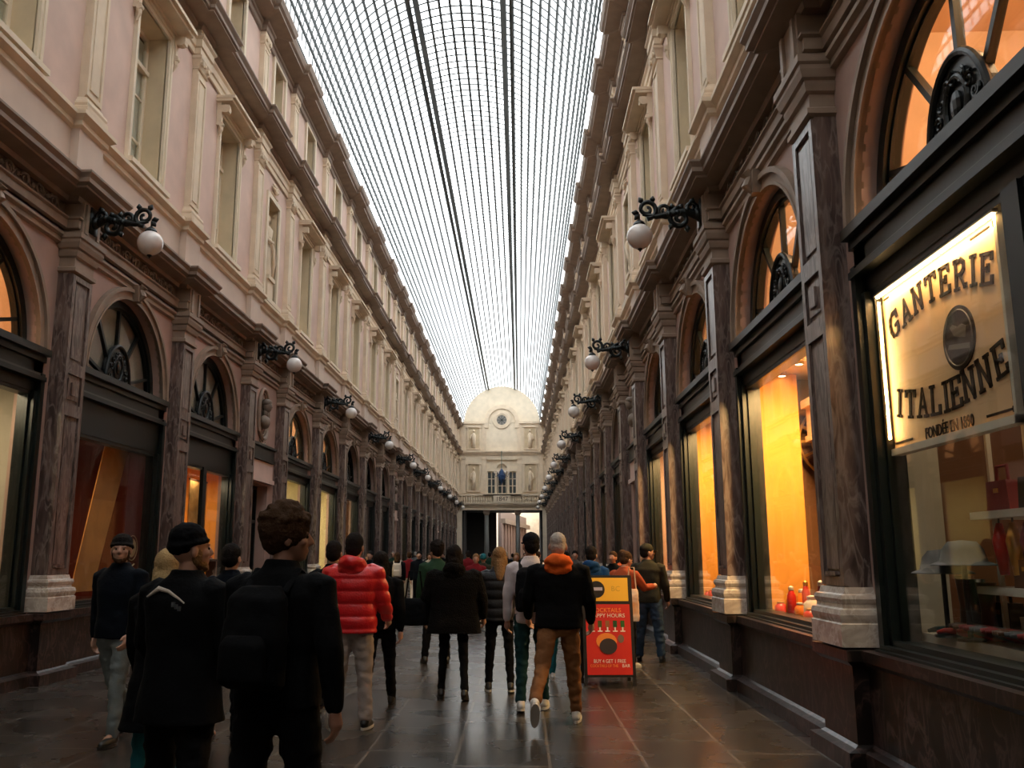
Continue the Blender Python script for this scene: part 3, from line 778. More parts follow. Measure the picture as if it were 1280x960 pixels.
# ceiling spots in the orange shop
for i, (w, y) in enumerate(((5.0, 10.7), (5.0, 10.0), (5.0, 9.3), (5.0, 8.6), (5.6, 10.35), (5.6, 9.65))):
    spot(1, w, y, 3.82, 'brass ceiling lamp in the orange-walled shop, %s %s' % (ORD[i if i < 4 else i - 4], 'of the front row from the far end' if i < 4 else 'of the rear pair from the far end'), 'ceiling lamps in the orange shop')
for i, y in enumerate((14.7, 14.1, 13.4)):
    spot(1, 5.1, y, 3.82, 'brass ceiling lamp above the dark cabinet shop, %s from the far end' % ORD[i], 'ceiling lamps in the cabinet shop')
# bulkhead cornice in the orange shop, ornate gilt fan and dark cabinet
b = MB(); b.box(*sorted((SX(1, 4.62), SX(1, 5.2))), 10.78, 10.84, .89, 3.81); tag(b.build('display_partition', tone['orange']), 'tall orange partition at the far end of the orange-walled shop window', 'partition')
b = MB(); b.box(*sorted((SX(1, 4.62), SX(1, 5.15))), 14.86, 14.92, .89, 3.81); tag(b.build('display_partition', tone['orange']), 'tall orange partition beside the dark cabinet in the second orange shop', 'partition')
b = MB(); b.box(0, .3, -1.3, 1.5, 0, .42); b.box(-.06, .3, -1.36, 1.5, .36, .46); b.box(-.03, .3, -1.32, 1.5, -.05, .02)
tag(b.build('bulkhead', tone['amber'], loc=lp(1, 5.28, 9.25, 3.0)), 'pale plaster bulkhead cornice hanging inside the orange-walled shop', 'bulkhead')
gold = mat('gilt', (.75, .38, .08), .35, .7)
r = empty('gilt_sunburst', lp(1, 5.75, 11.08, 3.0), R(90))
b = MB()
for k in range(15):
    a = R(k * 24); b.bar((0, .08 * math.cos(a), .08 * math.sin(a)), (0, .48 * math.cos(a), .48 * math.sin(a)), .035, .03, up=(1, 0, 0))
b.build('rays', gold, r)
b = MB()
for q_ in (.16, .32, .48): b.tube([(-.03, q_ * math.cos(2 * math.pi * k / 30), q_ * math.sin(2 * math.pi * k / 30)) for k in range(30)], .018, 6, True)
b.build('rings', gold, r); b = MB(); b.sphere((-.03, 0, 0), (.05, .1, .1), 12); b.build('boss', gold, r)
tag(r, 'large gilt sunburst wall ornament in the orange-walled shop', 'wall ornament')
wood = mat('dark_wood', (.06, .025, .012), .4, noise_amt=.3, nscale=8)
def cabinet(s, w, y, z, label, hw=.5, h=1.0):
    r = empty('display_cabinet', lp(s, w, y, z))
    b = MB(); b.box(-.2, .2, -hw, -hw + .04, 0, h); b.box(-.2, .2, hw - .04, hw, 0, h); b.box(.17, .2, -hw, hw, 0, h); b.box(-.23, .23, -hw - .03, hw + .03, h, h + .05); b.box(-.22, .22, -hw - .02, hw + .02, 0, .08); b.build('carcass', wood, r)
    for k in range(1, 4): b = MB(); b.box(-.19, .17, -hw + .04, hw - .04, h * k / 4, h * k / 4 + .02); b.build('shelf', wood, r)
    tag(r, label, 'cabinet'); return r
cabinet(1, 5.75, 10.5, .89, 'dark wooden cabinet behind the red jars in the orange shop', .6, 1.25)
cabinet(1, 5.6, 13.9, .89, 'dark wooden cabinet with small goods in the second orange shop', .55, 1.35)
# small boxes on the cabinet shelves
redm = mat('red_lacquer', (.62, .03, .02), .3); orm = mat('orange_glass', (.85, .22, .03), .2); whm = mat('white_ceramic', (.7, .62, .55), .3); dkr = mat('dark_red_cloth', (.25, .02, .02), .7)
brn = mat('brown_leather', (.12, .045, .02), .45); blk = mat('black_leather', (.012, .010, .010), .4); grn = mat('green_leather', (.03, .06, .045), .45); gryf = mat('grey_felt', (.10, .10, .105), .9)
k = 0
for sh in range(4):
    for j in range(3):
        c = (redm, whm, gold)[(sh + j) % 3]; r = empty('gift_box', lp(1, 5.52, 13.58 + .3 * j, .89 + .02 + (1.35 * sh / 4 if sh else .06)))
        b = MB(); b.box(-.07, .07, -.09, .09, 0, .14); b.build('box_body', c, r); b = MB(); b.box(-.075, .075, -.095, .095, .14, .18); b.build('lid', c, r)
        tag(r, '%s gift box, %s cabinet shelf up, %s from the near end' % (('red', 'white', 'gold')[(sh + j) % 3], ORD[sh], ORD[j]), 'box', 'gift boxes in the cabinet')
# jars and bottles on the sill of the orange shop
def jar(name, label, cat, s, w, y, z, rad, h, m_, lidm, group):
    b = MB(); b.lathe([(rad * .9, 0), (rad, .01), (rad, h * .7), (rad * .6, h * .85), (rad * .5, h * .9)], n=14)
    c = MB(); c.lathe([(rad * .55, h * .9), (rad * .6, h * .92), (rad * .6, h), (rad * .2, h * 1.04)], n=14)
    return stand(name, label, cat, s, w, y, z, [(name + '_body', b, m_, True), ('lid', c, lidm, False)], group)
specs = [(4.74, 10.42, .07, .16, redm, 'red'), (4.78, 10.18, .05, .26, orm, 'orange'), (4.74, 9.98, .05, .34, redm, 'tall red'), (4.86, 9.84, .045, .40, redm, 'tallest red'), (4.75, 9.72, .06, .18, orm, 'squat orange'),
         (4.82, 9.52, .09, .26, whm, 'white'), (4.74, 9.34, .07, .14, redm, 'small red'), (4.80, 9.14, .05, .42, dkr, 'tall dark red'), (4.74, 8.96, .08, .16, redm, 'squat red'), (4.78, 8.74, .07, .22, orm, 'orange'), (4.74, 8.5, .08, .17, redm, 'squat red'), (4.95, 10.3, .06, .30, orm, 'orange'), (5.0, 9.3, .06, .33, redm, 'red')]
for i, (w, y, rad, h, m_, c) in enumerate(specs):
    jar('jar', '%s jar on the orange shop sill, %s from the far end' % (c, ORD[sorted([q_[1] for q_ in specs], reverse=True).index(y)]), 'jar', 1, w, y, .89, rad, h, m_, whm if i % 3 else gold, 'jars on the orange shop sill')
for i, y in enumerate((14.6, 14.3, 14.0, 13.6)):
    jar('jar', 'small red jar on the cabinet shop sill, %s from the far end' % ORD[i], 'jar', 1, 4.75, y, .89, .06, .13 + .03 * (i % 2), redm, gold, 'jars on the cabinet shop sill')

# lettered board shop ---------------------------------------------------------
BW = 4.62     # w of the board face
r = empty('sign_board', lp(1, BW, 5.76, 2.99))
b = MB(); b.box(0, .03, -.94, .94, -.61, .62); b.build('board', mat('cream_sign_panel', (.85, .52, .26), .6), r)
b = MB(); b.box(-.03, .05, -.97, .97, -.66, -.61); b.box(-.03, .05, -.97, .97, .62, .66); b.box(-.03, .05, .94, .97, -.66, .66); b.box(-.03, .05, -.97, -.94, -.66, .66); b.build('board_rim', tone['white'], r)
ink = mat('sign_ink', (.020, .010, .006), .8, spec=.1)
STK = {  # slab-serif strokes on a 1 x 1.4 cell : polylines
 'G': [[(.95, 1.15), (.75, 1.36), (.5, 1.4), (.2, 1.25), (.06, .9), (.06, .5), (.2, .15), (.5, 0), (.8, .08), (.9, .3), (.9, .6), (.6, .6)], [(.95, 1.0), (.95, 1.38)]],
 'A': [[(.1, 0), (.5, 1.4), (.9, 0)], [(.25, .48), (.75, .48)], [(-.05, 0), (.28, 0)], [(.7, 0), (1.05, 0)]],
 'N': [[(.15, 0), (.15, 1.4), (.85, 0), (.85, 1.4)], [(0, 0), (.32, 0)], [(0, 1.4), (.2, 1.4)], [(.68, 1.4), (1.02, 1.4)]],
 'T': [[(.5, 0), (.5, 1.4)], [(.02, 1.1), (.02, 1.38), (.98, 1.38), (.98, 1.1)], [(.3, 0), (.7, 0)]],
 'E': [[(.2, 0), (.2, 1.4)], [(.05, 1.4), (.9, 1.4), (.9, 1.12)], [(.05, 0), (.92, 0), (.92, .3)], [(.2, .72), (.62, .72)], [(.62, .58), (.62, .86)]],
 'R': [[(.2, 0), (.2, 1.4), (.65, 1.4), (.88, 1.22), (.88, .9), (.65, .7), (.2, .7)], [(.52, .7), (.85, .05), (1.02, .05)], [(.04, 0), (.4, 0)], [(.04, 1.4), (.3, 1.4)]],
 'I': [[(.5, 0), (.5, 1.4)], [(.28, 0), (.72, 0)], [(.28, 1.4), (.72, 1.4)]],
 'L': [[(.22, 0), (.22, 1.4)], [(.04, 1.4), (.42, 1.4)], [(.04, 0), (.92, 0), (.92, .36)]]}
b = MB()
def letter(ch, y, z, h, wd, tilt):
    # y runs to the reader's left (+y is left); tilt in radians counter-clockwise for the reader
    for pl in STK[ch]:
        for p, q_ in zip(pl[:-1], pl[1:]):
            P_ = []
            for u, v in (p, q_):
                a_ = (u - .5) * wd; c_ = (v / 1.4 - .5) * h
                aa = a_ * math.cos(tilt) - c_ * math.sin(tilt); cc = a_ * math.sin(tilt) + c_ * math.cos(tilt)
                P_.append(Vector((-.004, y - aa, z + cc)))
            d = (P_[1] - P_[0]).normalized() * .010
            vert = abs(q_[0] - p[0]) < .3
            b.bar(P_[0] - d, P_[1] + d, .034 if vert else .022, .008, up=(1, 0, 0))
for ch, y, z, t in (('G', 6.31, 3.325, 18), ('A', 6.09, 3.375, 12), ('N', 5.88, 3.41, 7), ('T', 5.66, 3.425, 2), ('E', 5.455, 3.415, -2), ('R', 5.245, 3.39, -5), ('I', 5.07, 3.36, -8), ('E', 4.91, 3.32, -11)):
    letter(ch, y - 5.67, z - 2.99, .185, .155, R(t))
for ch, y, z, t in (('I', 6.335, 2.715, -12), ('T', 6.15, 2.68, -9), ('A', 5.95, 2.655, -6), ('L', 5.75, 2.64, -3), ('I', 5.59, 2.635, 0), ('E', 5.45, 2.64, 2), ('N', 5.27, 2.66, 5), ('N', 5.07, 2.69, 8), ('E', 4.87, 2.735, 12)):
    letter(ch, y - 5.67, z - 2.99, .195, .155, R(t))
b.build('lettering', ink, r)
def text(body, size, m_, parent, loc, rot, sx=1.0, name='lettering', ext=.003):
    cu = bpy.data.curves.new(name, 'FONT'); cu.body = body; cu.size = size; cu.align_x = 'CENTER'; cu.align_y = 'CENTER'; cu.extrude = ext; cu.resolution_u = 3
    t = bpy.data.objects.new(name, cu); COL.objects.link(t)
    dg = bpy.context.evaluated_depsgraph_get(); me = bpy.data.meshes.new_from_object(t.evaluated_get(dg))
    bpy.data.objects.remove(t)
    o = bpy.data.objects.new(name, me); COL.objects.link(o); me.materials.clear(); me.materials.append(m_)
    o.parent = parent; o.location = loc; o.rotation_euler = rot; o.scale = (sx, 1, 1); return o
text('FONDÉE EN 1890', .115, ink, r, (-.004, 5.60 - 5.67, 2.425 - 2.99), (math.pi / 2, 0, -math.pi / 2), .80)
b = MB()
for y0, y1 in ((.50, .80), (-.88, -.58)): b.box(-.006, 0, y0, y1, -.575, -.560)
for y in (.84, -.90):
    for z in (-.568, .575): b.box(-.006, 0, y - .018, y + .018, z - .018, z + .018)
b.box(-.006, 0, .70, .80, .568, .580); b.box(-.006, 0, -.84, -.60, .568, .580)
for y in (.84, -.90): b.box(-.006, 0, y - .007, y + .007, .32, .53); b.box(-.006, 0, y - .007, y + .007, -.52, -.32)
b.build('border_lines', ink, r)
b = MB(); cy, cz = 5.335 - 5.67, 2.985 - 2.99
b.lathe([(.001, -.008), (.215, -.008), (.215, 0), (.001, 0)], (0, cy, cz), 36, axis='x'); b.build('emblem_disc', ink, r)
b = MB(); dk2 = mat('emblem_grey', (.10, .075, .06), .5)
b.tube([(-.010, cy + .185 * math.cos(2 * math.pi * k / 40), cz + .185 * math.sin(2 * math.pi * k / 40)) for k in range(40)], .005, 6, True)
b.prism([(cy + y, cz + z) for y, z in ((-.10, -.02), (-.02, .0), (.05, .02), (.10, .09), (.06, .10), (.0, .07), (-.06, .08), (-.12, .05))], -.011, -.007)
b.prism([(cy + y, cz + z) for y, z in ((-.14, -.10), (.15, -.05), (.13, -.02), (-.15, -.065))], -.011, -.007)
b.build('emblem', dk2, r)
tag(r, 'lit cream sign board with arched dark lettering and a dark round emblem', 'sign')
lt = light(1, BW - .055, 5.67, 3.585, 11, (1, .62, .26), .03, rot=(0, R(-35), 0), sy=1.8)
r = empty('strip_lamp', lp(1, BW - .05, 5.67, 3.597)); b = MB(); b.box(-.02, .02, -.92, .92, 0, .02); b.build('housing', tone['white'], r)
b = MB(); b.box(-.012, .012, -.9, .9, -.006, 0); b.build('tube', emis('strip_light', (1, .8, .5), 6), r); tag(r, 'thin warm strip lamp over the cream sign board', 'lamp')
lt2 = light(1, BW - .06, 6.55, 3.0, 3.5, (1, .62, .26), .03, rot=(R(-90), 0, R(30)), sy=1.1)
# fittings below the board
shelfm = tone['white']
r = empty('display_shelf', lp(1, 4.97, 5.55, 0))
for nm, z in (('shelf', 1.82), ('shelf', 1.32)):
    b = MB(); b.box(-.12, .25, -.75, .45, z, z + .05); b.build(nm, shelfm, r)
for y in (.38, -.1, -.65):
    b = MB(); b.box(.0, .03, y - .015, y + .015, .89, 2.45); b.build('upright', shelfm, r)
tag(r, 'white shelf rack below the lit sign board', 'shelf rack')
b = MB(); b.box(*sorted((SX(1, 4.735), SX(1, 5.7))), 3.4, 6.66, .97, 1.01); b.box(*sorted((SX(1, 4.74), SX(1, 4.76))), 3.4, 6.66, .895, .97); tag(b.build('display_deck', shelfm), 'cream display deck along the bottom of the lettered board window', 'display deck')
b = MB(); b.box(0, .03, -1.2, 1.2, 0, .16); tag(b.build('display_step', shelfm, loc=lp(1, 5.06, 5.45, 1.012)), 'low cream riser behind the row of gloves', 'riser')
for i, (y, c, h) in enumerate(((6.28, brn, .42), (6.12, blk, .40), (5.98, brn, .38))):
    b = MB(); b.tube([(0, 0, 0.03), (0, 0, h * .5), (0, 0, h)], [.055, .045, .065], 12); f_ = MB(); f_.tube([(.02, 0, .035), (-.13, 0, .03)], [.045, .035], 10)
    stand('boot', '%s leather boot standing in the board window, %s from the far end' % ('black' if c is blk else 'brown', ORD[i]), 'boot', 1, 4.95, y + .1, 1.012, [('shaft', b, c, True), ('toe', f_, c, True)], 'boots below the sign board')
for i, (y, z) in enumerate(((6.22, 1.46), (5.90, 1.52))):
    b = MB(); b.lathe([(.001, .16), (.09, .15), (.13, .10), (.15, .02), (.20, 0), (.21, -.01), (.14, -.01)], n=20); p_ = MB(); p_.tube([(0, 0, -.01), (0, 0, 1.01 - z + .02)], .018, 8); q_ = MB(); q_.lathe([(.09, 1.012 - z), (.09, 1.03 - z), (.02, 1.04 - z)], n=14)
    stand('felt_hat', 'grey felt hat on a thin stand, %s of two under the sign board' % ('further' if i == 0 else 'nearer'), 'hat', 1, 4.73, y, z, [('crown', b, gryf, True), ('stand_pole', p_, blk, False), ('stand_foot', q_, blk, False)], 'felt hats')
# handbags on and under the shelf
def bag(y, z, w, c, wd, h, label, group):
    b = MB(); b.prism([(-wd / 2, 0), (wd / 2, 0), (wd * .42, h), (-wd * .42, h)], -.05, .05); h_ = MB(); h_.tube([(0, -wd * .25, h), (0, -wd * .22, h * 1.5), (0, wd * .22, h * 1.5), (0, wd * .25, h)], .012, 8)
    k_ = MB(); k_.box(-.06, -.05, -.025, .025, h * .6, h * .75)
    stand('handbag', label, 'handbag', 1, w, y, z, [('bag_body', b, c, False), ('bag_handle', h_, c, False), ('clasp', k_, gold, False)], group)
bag(6.05, 1.06, 5.05, blk, .34, .2, 'black handbag standing just left of the lower shelf upright', 'handbags')
bag(5.75, 1.87, 4.97, dkr, .3, .2, 'dark red handbag on the upper shelf in the board window', 'handbags')
bag(5.35, 1.87, 4.97, blk, .3, .2, 'black handbag on the upper shelf in the board window', 'handbags')
bag(5.5, 1.37, 4.97, brn, .3, .18, 'brown handbag on the lower shelf in the board window', 'handbags')
for i in range(6):
    y = 5.5 - .17 * i; c = (redm, gold, dkr, blk, redm, orm)[i]
    b = MB(); b.tube([(0, 0, 0), (0, .01, -.12), (0, -.01, -.34)], [.02, .05, .03], 8); h_ = MB(); h_.tube([(0, 0, 0), (0, 0, .03)], .006, 6)
    stand('scarf', '%s scarf hanging under the upper shelf, %s from the far end' % (('red', 'gold', 'dark red', 'black', 'bright red', 'orange')[i], ORD[i]), 'scarf', 1, 4.93, y + .28, 1.79, [('scarf_cloth', b, c, True), ('hook', h_, blk, False)], 'hanging scarves')
# gloves lying in a fan along the sill
gcol = [(grn, 'dark green'), (redm, 'bright red'), (brn, 'brown'), (dkr, 'dark red'), (gryf, 'grey'), (dkr, 'wine red'), (brn, 'brown'), (gryf, 'grey'), (dkr, 'dark red'), (brn, 'brown')]
for i, (c, nm) in enumerate(gcol):
    y = 6.30 - .145 * i
    r = empty('glove', lp(1, 4.78, y, 1.015 + (0 if i < 2 else .035)), R(-25)); r.rotation_euler = (0, R(14 if i > 1 else 4), R(-15 - (40 if i < 2 else 0)))
    b = MB(); b.sphere((.06, 0, .03), (.09, .05, .028), 12); b.tube([(.12, 0, .03), (.22, 0, .03)], [.04, .05], 10, sq=(1, .6)); b.build('palm', c, r, smooth=True)
    for k in range(4):
        t_ = (k - 1.5) * .023; b = MB(); b.tube([(.0, t_, .03), (-.05, t_ * 1.3, .028), (-.10 + abs(k - 1.3) * .012, t_ * 1.5, .015)], [.014, .013, .009], 8); b.build('finger', c, r, smooth=True)
    b = MB(); b.tube([(.07, .04, .03), (.03, .075, .03), (-.01, .085, .02)], [.017, .014, .009], 8); b.build('thumb', c, r, smooth=True)
    r.scale = (1.45,) * 3
    tag(r, '%s leather glove lying on the board window sill, %s from the far end' % (nm, ORD[i]), 'glove', 'gloves on the sill')
# left shops : skis-like poles and umbrella stand, banner, emblem panel, poster, lamp
chrome = mat('dark_metal', (.05, .04, .035), .4, .6)
for i, (y, dy, zt) in enumerate(((10.05, -.35, 2.25), (9.85, -.38, 2.3), (10.35, -.30, 2.05))):
    b = MB(); b.tube([(0, 0, 0), (0, dy, zt - .89)], [.012, .016], 8); t_ = MB(); t_.tube([(0, dy, zt - .89), (0, dy * 1.1, zt - .80), (0, dy * 1.1 + .12, zt - .78), (0, dy * 1.0 + .14, zt - .86)], .018, 8)
    stand('walking_cane', 'dark walking cane leaning in the cream shop window, %s' % ('nearest the marble pilaster' if i == 2 else ('middle of three' if i == 0 else 'furthest from the pilaster')), 'cane', -1, 4.80, y, .9, [('cane_shaft', b, chrome, True), ('cane_handle', t_, brn, True)], 'walking canes')
b = MB(); b.box(-.01, .01, -.6, .6, -.45, .45)
r = empty('linen_screen', lp(-1, 5.0, 9.6, 3.0)); b.build('panel_face', mat('linen_panel', (.42, .38, .30), .7, noise_amt=.1), r)
b = MB(); b.box(-.02, .02, -.62, .62, .45, .49); b.box(-.02, .02, -.62, .62, -.49, -.45); b.build('panel_rail', wood, r)
tag(r, 'pale linen panel hanging in the nearest left shop window', 'panel')
def lanternlamp(s, w, y, z, label, rad=.11):
    r = empty('pendant_lamp', lp(s, w, y, z)); b = MB(); b.lathe([(.02, rad * 1.1), (rad * .8, rad), (rad, 0), (rad * .8, -rad * 1.1), (.02, -rad * 1.2)], n=16); b.build('lamp_shade', emis('warm_shade', (1, .55, .18), 3.2), r, smooth=True)
    b = MB(); b.tube([(0, 0, rad), (0, 0, 3.99 - z)], .006, 6); b.build('cord', blk, r); tag(r, label, 'lamp'); return r
lanternlamp(-1, 4.95, 12.15, 3.0, 'glowing amber pendant lamp in the banner shop, beside the marble pilaster')
b = MB(); b.add([(0, -.45, 0), (0, .25, 0), (0, 1.15, 2.25), (0, .3, 2.25), (.012, -.45, 0), (.012, .25, 0), (.012, 1.15, 2.25), (.012, .3, 2.25)], [(0, 1, 2, 3), (7, 6, 5, 4), (0, 4, 5, 1), (1, 5, 6, 2), (2, 6, 7, 3), (3, 7, 4, 0)])
r = empty('banner', lp(-1, 4.80, 13.15, 1.05), math.pi); bb = MB(); bb.v = [(x, -y, z) for x, y, z in b.v]; bb.f = b.f; bb.m = b.m
bb.build('banner_cloth', mat('tan_cloth', (.50, .22, .06), .7, noise_amt=.2, nscale=3), r)
bb = MB(); bb.tube([(0, -.28, 2.27), (0, -1.18, 2.27)], .015, 8); bb.build('banner_rod', brass, r)
tag(r, 'slanting tan cloth banner hanging in the second left shop window', 'banner')
r = empty('round_emblem_sign', lp(-1, 4.70, 14.42, 1.7)); b = MB(); b.box(-.02, .02, -.32, .32, -.8, 1.6); b.build('sign_panel', tone['red'], r)
b = MB(); b.lathe([(.001, 0), (.15, 0), (.15, .012), (.001, .012)], (.02, .0, .0), 24, axis='x'); b.build('emblem_disc', mat('tan_emblem', (.45, .30, .16), .6), r)
b = MB(); b.tube([(.03, .2 * math.cos(2 * math.pi * k / 30), .2 * math.sin(2 * math.pi * k / 30)) for k in range(30)], .008, 6, True); b.tube([(.03, -.12, -.26), (.03, 0, -.31), (.03, .12, -.26)], .012, 6); b.build('emblem_ring', mat('tan_emblem', (.45, .30, .16), .6), r)
tag(r, 'dark red panel with a pale round emblem in the second left shop window', 'sign')
for i, z in enumerate((1.95, 1.55)):
    r = empty('small_globe_lamp', lp(-1, 4.9, 11.86, z)); b = MB(); b.sphere((0, 0, 0), .035, 12); b.build('bulb', emis('bulb', (1, .85, .6), 10), r); b = MB(); b.box(-.01, .02, -.02, .02, -.06, -.03); b.tube([(0, 0, -.05), (0, 0, -(z - .89))], .006, 6); b.build('stem', brass, r)
    tag(r, 'tiny bright bulb on a stem in the banner shop window, %s one' % ('upper' if i == 0 else 'lower'), 'lamp', 'tiny window bulbs')
r = empty('poster', lp(-1, 5.0, 18.25, 2.2)); b = MB(); b.box(-.012, .012, -.5, .5, -.55, .9); b.build('poster_sheet', mat('orange_print', (.62, .33, .10), .6, noise_amt=.35, nscale=4), r)
b = MB()
for z in (-.57, .9): b.box(-.02, .02, -.52, .52, z, z + .03)
b.build('poster_rail', wood, r); tag(r, 'orange printed poster hanging in the third left shop window', 'poster')
for i, y in enumerate((17.75, 18.15, 18.5)):
    f_ = MB(); f_.tube([(0, -.14, .05), (0, 0, .06), (0, .16, .04)], [.05, .05, .035], 10); g_ = MB(); g_.box(-.05, .05, -.19, .2, 0, .025)
    stand('sneaker', 'red and white sneaker on the dark ledge, %s from near side' % ORD[i], 'shoe', -1, 4.8, y, 1.5, [('shoe_upper', f_, redm, True), ('sole', g_, whm, False)], 'sneakers on the ledge')
b = MB(); b.box(-.12, .12, -.65, .65, 0, .04); b.box(-.1, .1, -.6, -.56, -.56, 0); b.box(-.1, .1, .56, .6, -.56, 0); tag(b.build('shoe_ledge', wood, loc=lp(-1, 4.8, 18.15, 1.46)), 'dark wooden ledge carrying the red sneakers', 'shelf')

# ------------------------------------------------------------------ wall lamps
def make_lamp():
    r = empty('wall_lamp'); zt = 6.14     # origin on the wall plane w=4.26 ; -x towards the gallery
    b = MB()
    b.box(-.04, .02, -.10, .10, 5.98, 6.34); b.lathe([(.01, -.10), (.06, -.10), (.10, -.04), (.02, -.04)], (0, 0, zt), 14, axis='x')
    b.tube([(-.04, 0, zt - .02), (-.2, 0, zt + .05), (-.4, 0, zt + .02), (-.62, 0, zt - .02), (-.8, 0, zt + .02)], [.065, .06, .05, .038, .026], 8)
    b.build('bracket_arm', iron, r, smooth=True)
    b = MB()
    def sc(cx, cz, rad, a0, sg, t, turns=1.5):
        pts = []; n = 24
        for i in range(n):
            u = i / (n - 1); a = a0 + sg * turns * 2 * math.pi * u; q_ = rad * (1 - .82 * u); pts.append((cx + q_ * math.cos(a), 0, cz + q_ * math.sin(a)))
        b.tube(pts, [t * (1 - .35 * i / (n - 1)) for i in range(n)], 7)
    sc(-.74, zt + .09, .14, R(-90), 1, .036); sc(-.30, zt - .05, .15, R(90), 1, .042); sc(-.50, zt + .07, .10, R(-60), -1, .032); sc(-.14, zt + .1, .10, R(-120), 1, .034)
    for (x, z, a) in ((-.9, zt + .04, 170), (-.82, zt + .22, 120), (-.66, zt + .23, 80), (-.4, zt + .12, 100), (-.42, zt - .16, 250), (-.2, zt - .2, 270), (-.12, zt + .2, 70), (-.88, zt - .02, 230), (-.28, zt + .12, 60)):
        c_, s_ = math.cos(R(a)), math.sin(R(a)); b.tube([(x - .05 * c_, 0, z - .05 * s_), (x, .0, z), (x + .05 * c_, 0, z + .05 * s_)], [.016, .044, .008], 6)
    for y in (-.05, .05):
        for x, z in ((-.33, zt + .02), (-.2, zt + .06), (-.45, zt)): b.sphere((x, y, z), (.04, .025, .04), 8)
    b.build('scrollwork', iron, r, smooth=True)
    b = MB(); b.tube([(-.85, 0, zt + .02), (-.85, 0, zt - .10)], .014, 8); b.lathe([(.02, -.06), (.07, -.10), (.085, -.13), (.07, -.145)], (-.85, 0, zt), 16); b.build('globe_collar', iron, r)
    b = MB(); b.sphere((-.85, 0, zt - .30), (.175, .175, .175), 28); b.build('globe', globem, r, smooth=True)
    b = MB(); b.lathe([(.03, -.47), (.035, -.485), (.015, -.50), (.003, -.52)], (-.85, 0, zt), 10); b.build('finial', iron, r)
    return r
lamp0 = make_lamp(); placed3 = []
LY = [11.29, 19.45, 26.53, 34.69, 42.85, 49.93, 58.09, 66.25, 73.33, 81.49]
for s in (-1, 1):
    for i, y in enumerate(LY):
        o = lamp0 if (s == -1 and i == 0) else copy_tree(lamp0)
        o.location = (SX(s, 4.23), y, 0); o.rotation_euler = (0, 0, 0 if s > 0 else math.pi)
        tag(o, 'opal globe lamp on black scrolled bracket, %s on the %s side' % (ORD[i], SIDE[s]), 'wall lamp', 'globe lamps on brackets, %s side' % SIDE[s])

# ------------------------------------------------------------------ end wall
YE = Y_END
E = MB()
hw = 4.5
E.box(XC - hw, XC - 4.0, YE, YE + .8, 0, 6.0); E.box(XC + 4.0, XC + hw, YE, YE + .8, 0, 6.0)
pts = [(XC + VR * math.cos(R(a)), VZ + VR * math.sin(R(a))) for a in range(0, 181, 5)]
# wall 6.0..14.66 with window bay cut as recess
def eq(x0, x1, z0, z1, y=YE, m=0): E.box(x0, x1, y, y + .5, z0, z1, m)
eq(XC - hw, XC - 1.55, 6.0, 11.0); eq(XC + 1.55, XC + hw, 6.0, 11.0); eq(XC - 1.55, XC + 1.55, 6.0, 7.6); eq(XC - hw, XC + hw, 11.0, 14.70)
E.box(XC - 1.6, XC + 1.6, YE + .9, YE + 1.0, 7.4, 11.1, 0)
n = len(pts); E.add([(x, YE, z) for x, z in pts] + [(x, YE + .5, z) for x, z in pts], [tuple(range(n)), tuple(range(2 * n - 1, n - 1, -1))] + [(i, i + 1, n + i + 1, n + i) for i in range(n - 1)])
tag(E.build('wall_end', creamlt), kind='structure')
E = MB()
for z0, z1, o_ in ((11.45, 11.62, .12), (11.62, 11.75, .28), (11.75, 11.9, .38), (6.35, 6.5, .2), (6.5, 6.62, .34), (6.0, 6.12, .08), (7.42, 7.58, .12)): E.box(XC - hw, XC + hw, YE - o_, YE, z0, z1)
for x0, x1 in ((XC - hw, XC - 1.55), (XC + 1.55, XC + hw)): E.box(x0, x1, YE - .22, YE, 14.62, 14.85)
for x in (-3.9, -1.75, 1.75, 3.9):
    E.box(XC + x - .22, XC + x + .22, YE - .12, YE, 7.6, 11.4); E.box(XC + x - .28, XC + x + .28, YE - .18, YE, 11.05, 11.25); E.box(XC + x - .28, XC + x + .28, YE - .18, YE, 7.6, 7.85)
    E.box(XC + x - .2, XC + x + .2, YE - .10, YE, 11.95, 14.6)
def arcring(mb, cx, cz, ra, rb, y0, y1, a0=0, a1=180, n=30, m=0):
    A = [(cx + ra * math.cos(R(a0 + (a1 - a0) * i / n)), cz + ra * math.sin(R(a0 + (a1 - a0) * i / n))) for i in range(n + 1)]; B = [(cx + rb * math.cos(R(a0 + (a1 - a0) * i / n)), cz + rb * math.sin(R(a0 + (a1 - a0) * i / n))) for i in range(n + 1)]
    N = n + 1; vs = [(x, y0, z) for x, z in A] + [(x, y0, z) for x, z in B] + [(x, y1, z) for x, z in A] + [(x, y1, z) for x, z in B]
    fs = []
    for i in range(n): fs += [(i, i + 1, N + i + 1, N + i), (i, 2 * N + i, 2 * N + i + 1, i + 1), (N + i, N + i + 1, 3 * N + i + 1, 3 * N + i)]
    mb.add(vs, fs, m)
arcring(E, XC, VZ + .15, 1.35, 1.75, YE - .2, YE)
E.box(XC - 1.75, XC - 1.35, YE - .2, YE, 14.2, 14.85); E.box(XC + 1.35, XC + 1.75, YE - .2, YE, 14.2, 14.85)
tag(E.build('trim_%d' % (trim_i[0] + 1), cream), kind='structure')
r = empty('round_window', (XC, YE - .02, 15.0)); b = MB(); arcring(b, 0, 0, .62, .86, -.14, 0, 0, 360, 40); arcring(b, 0, 0, .50, .60, -.10, 0, 0, 360, 40); b.build('stone_ring', cream, r)
b = MB()
for a in range(0, 180, 45): b.bar((-.5 * math.cos(R(a)), -.05, -.5 * math.sin(R(a))), (.5 * math.cos(R(a)), -.05, .5 * math.sin(R(a))), .05, .04, up=(0, 1, 0))
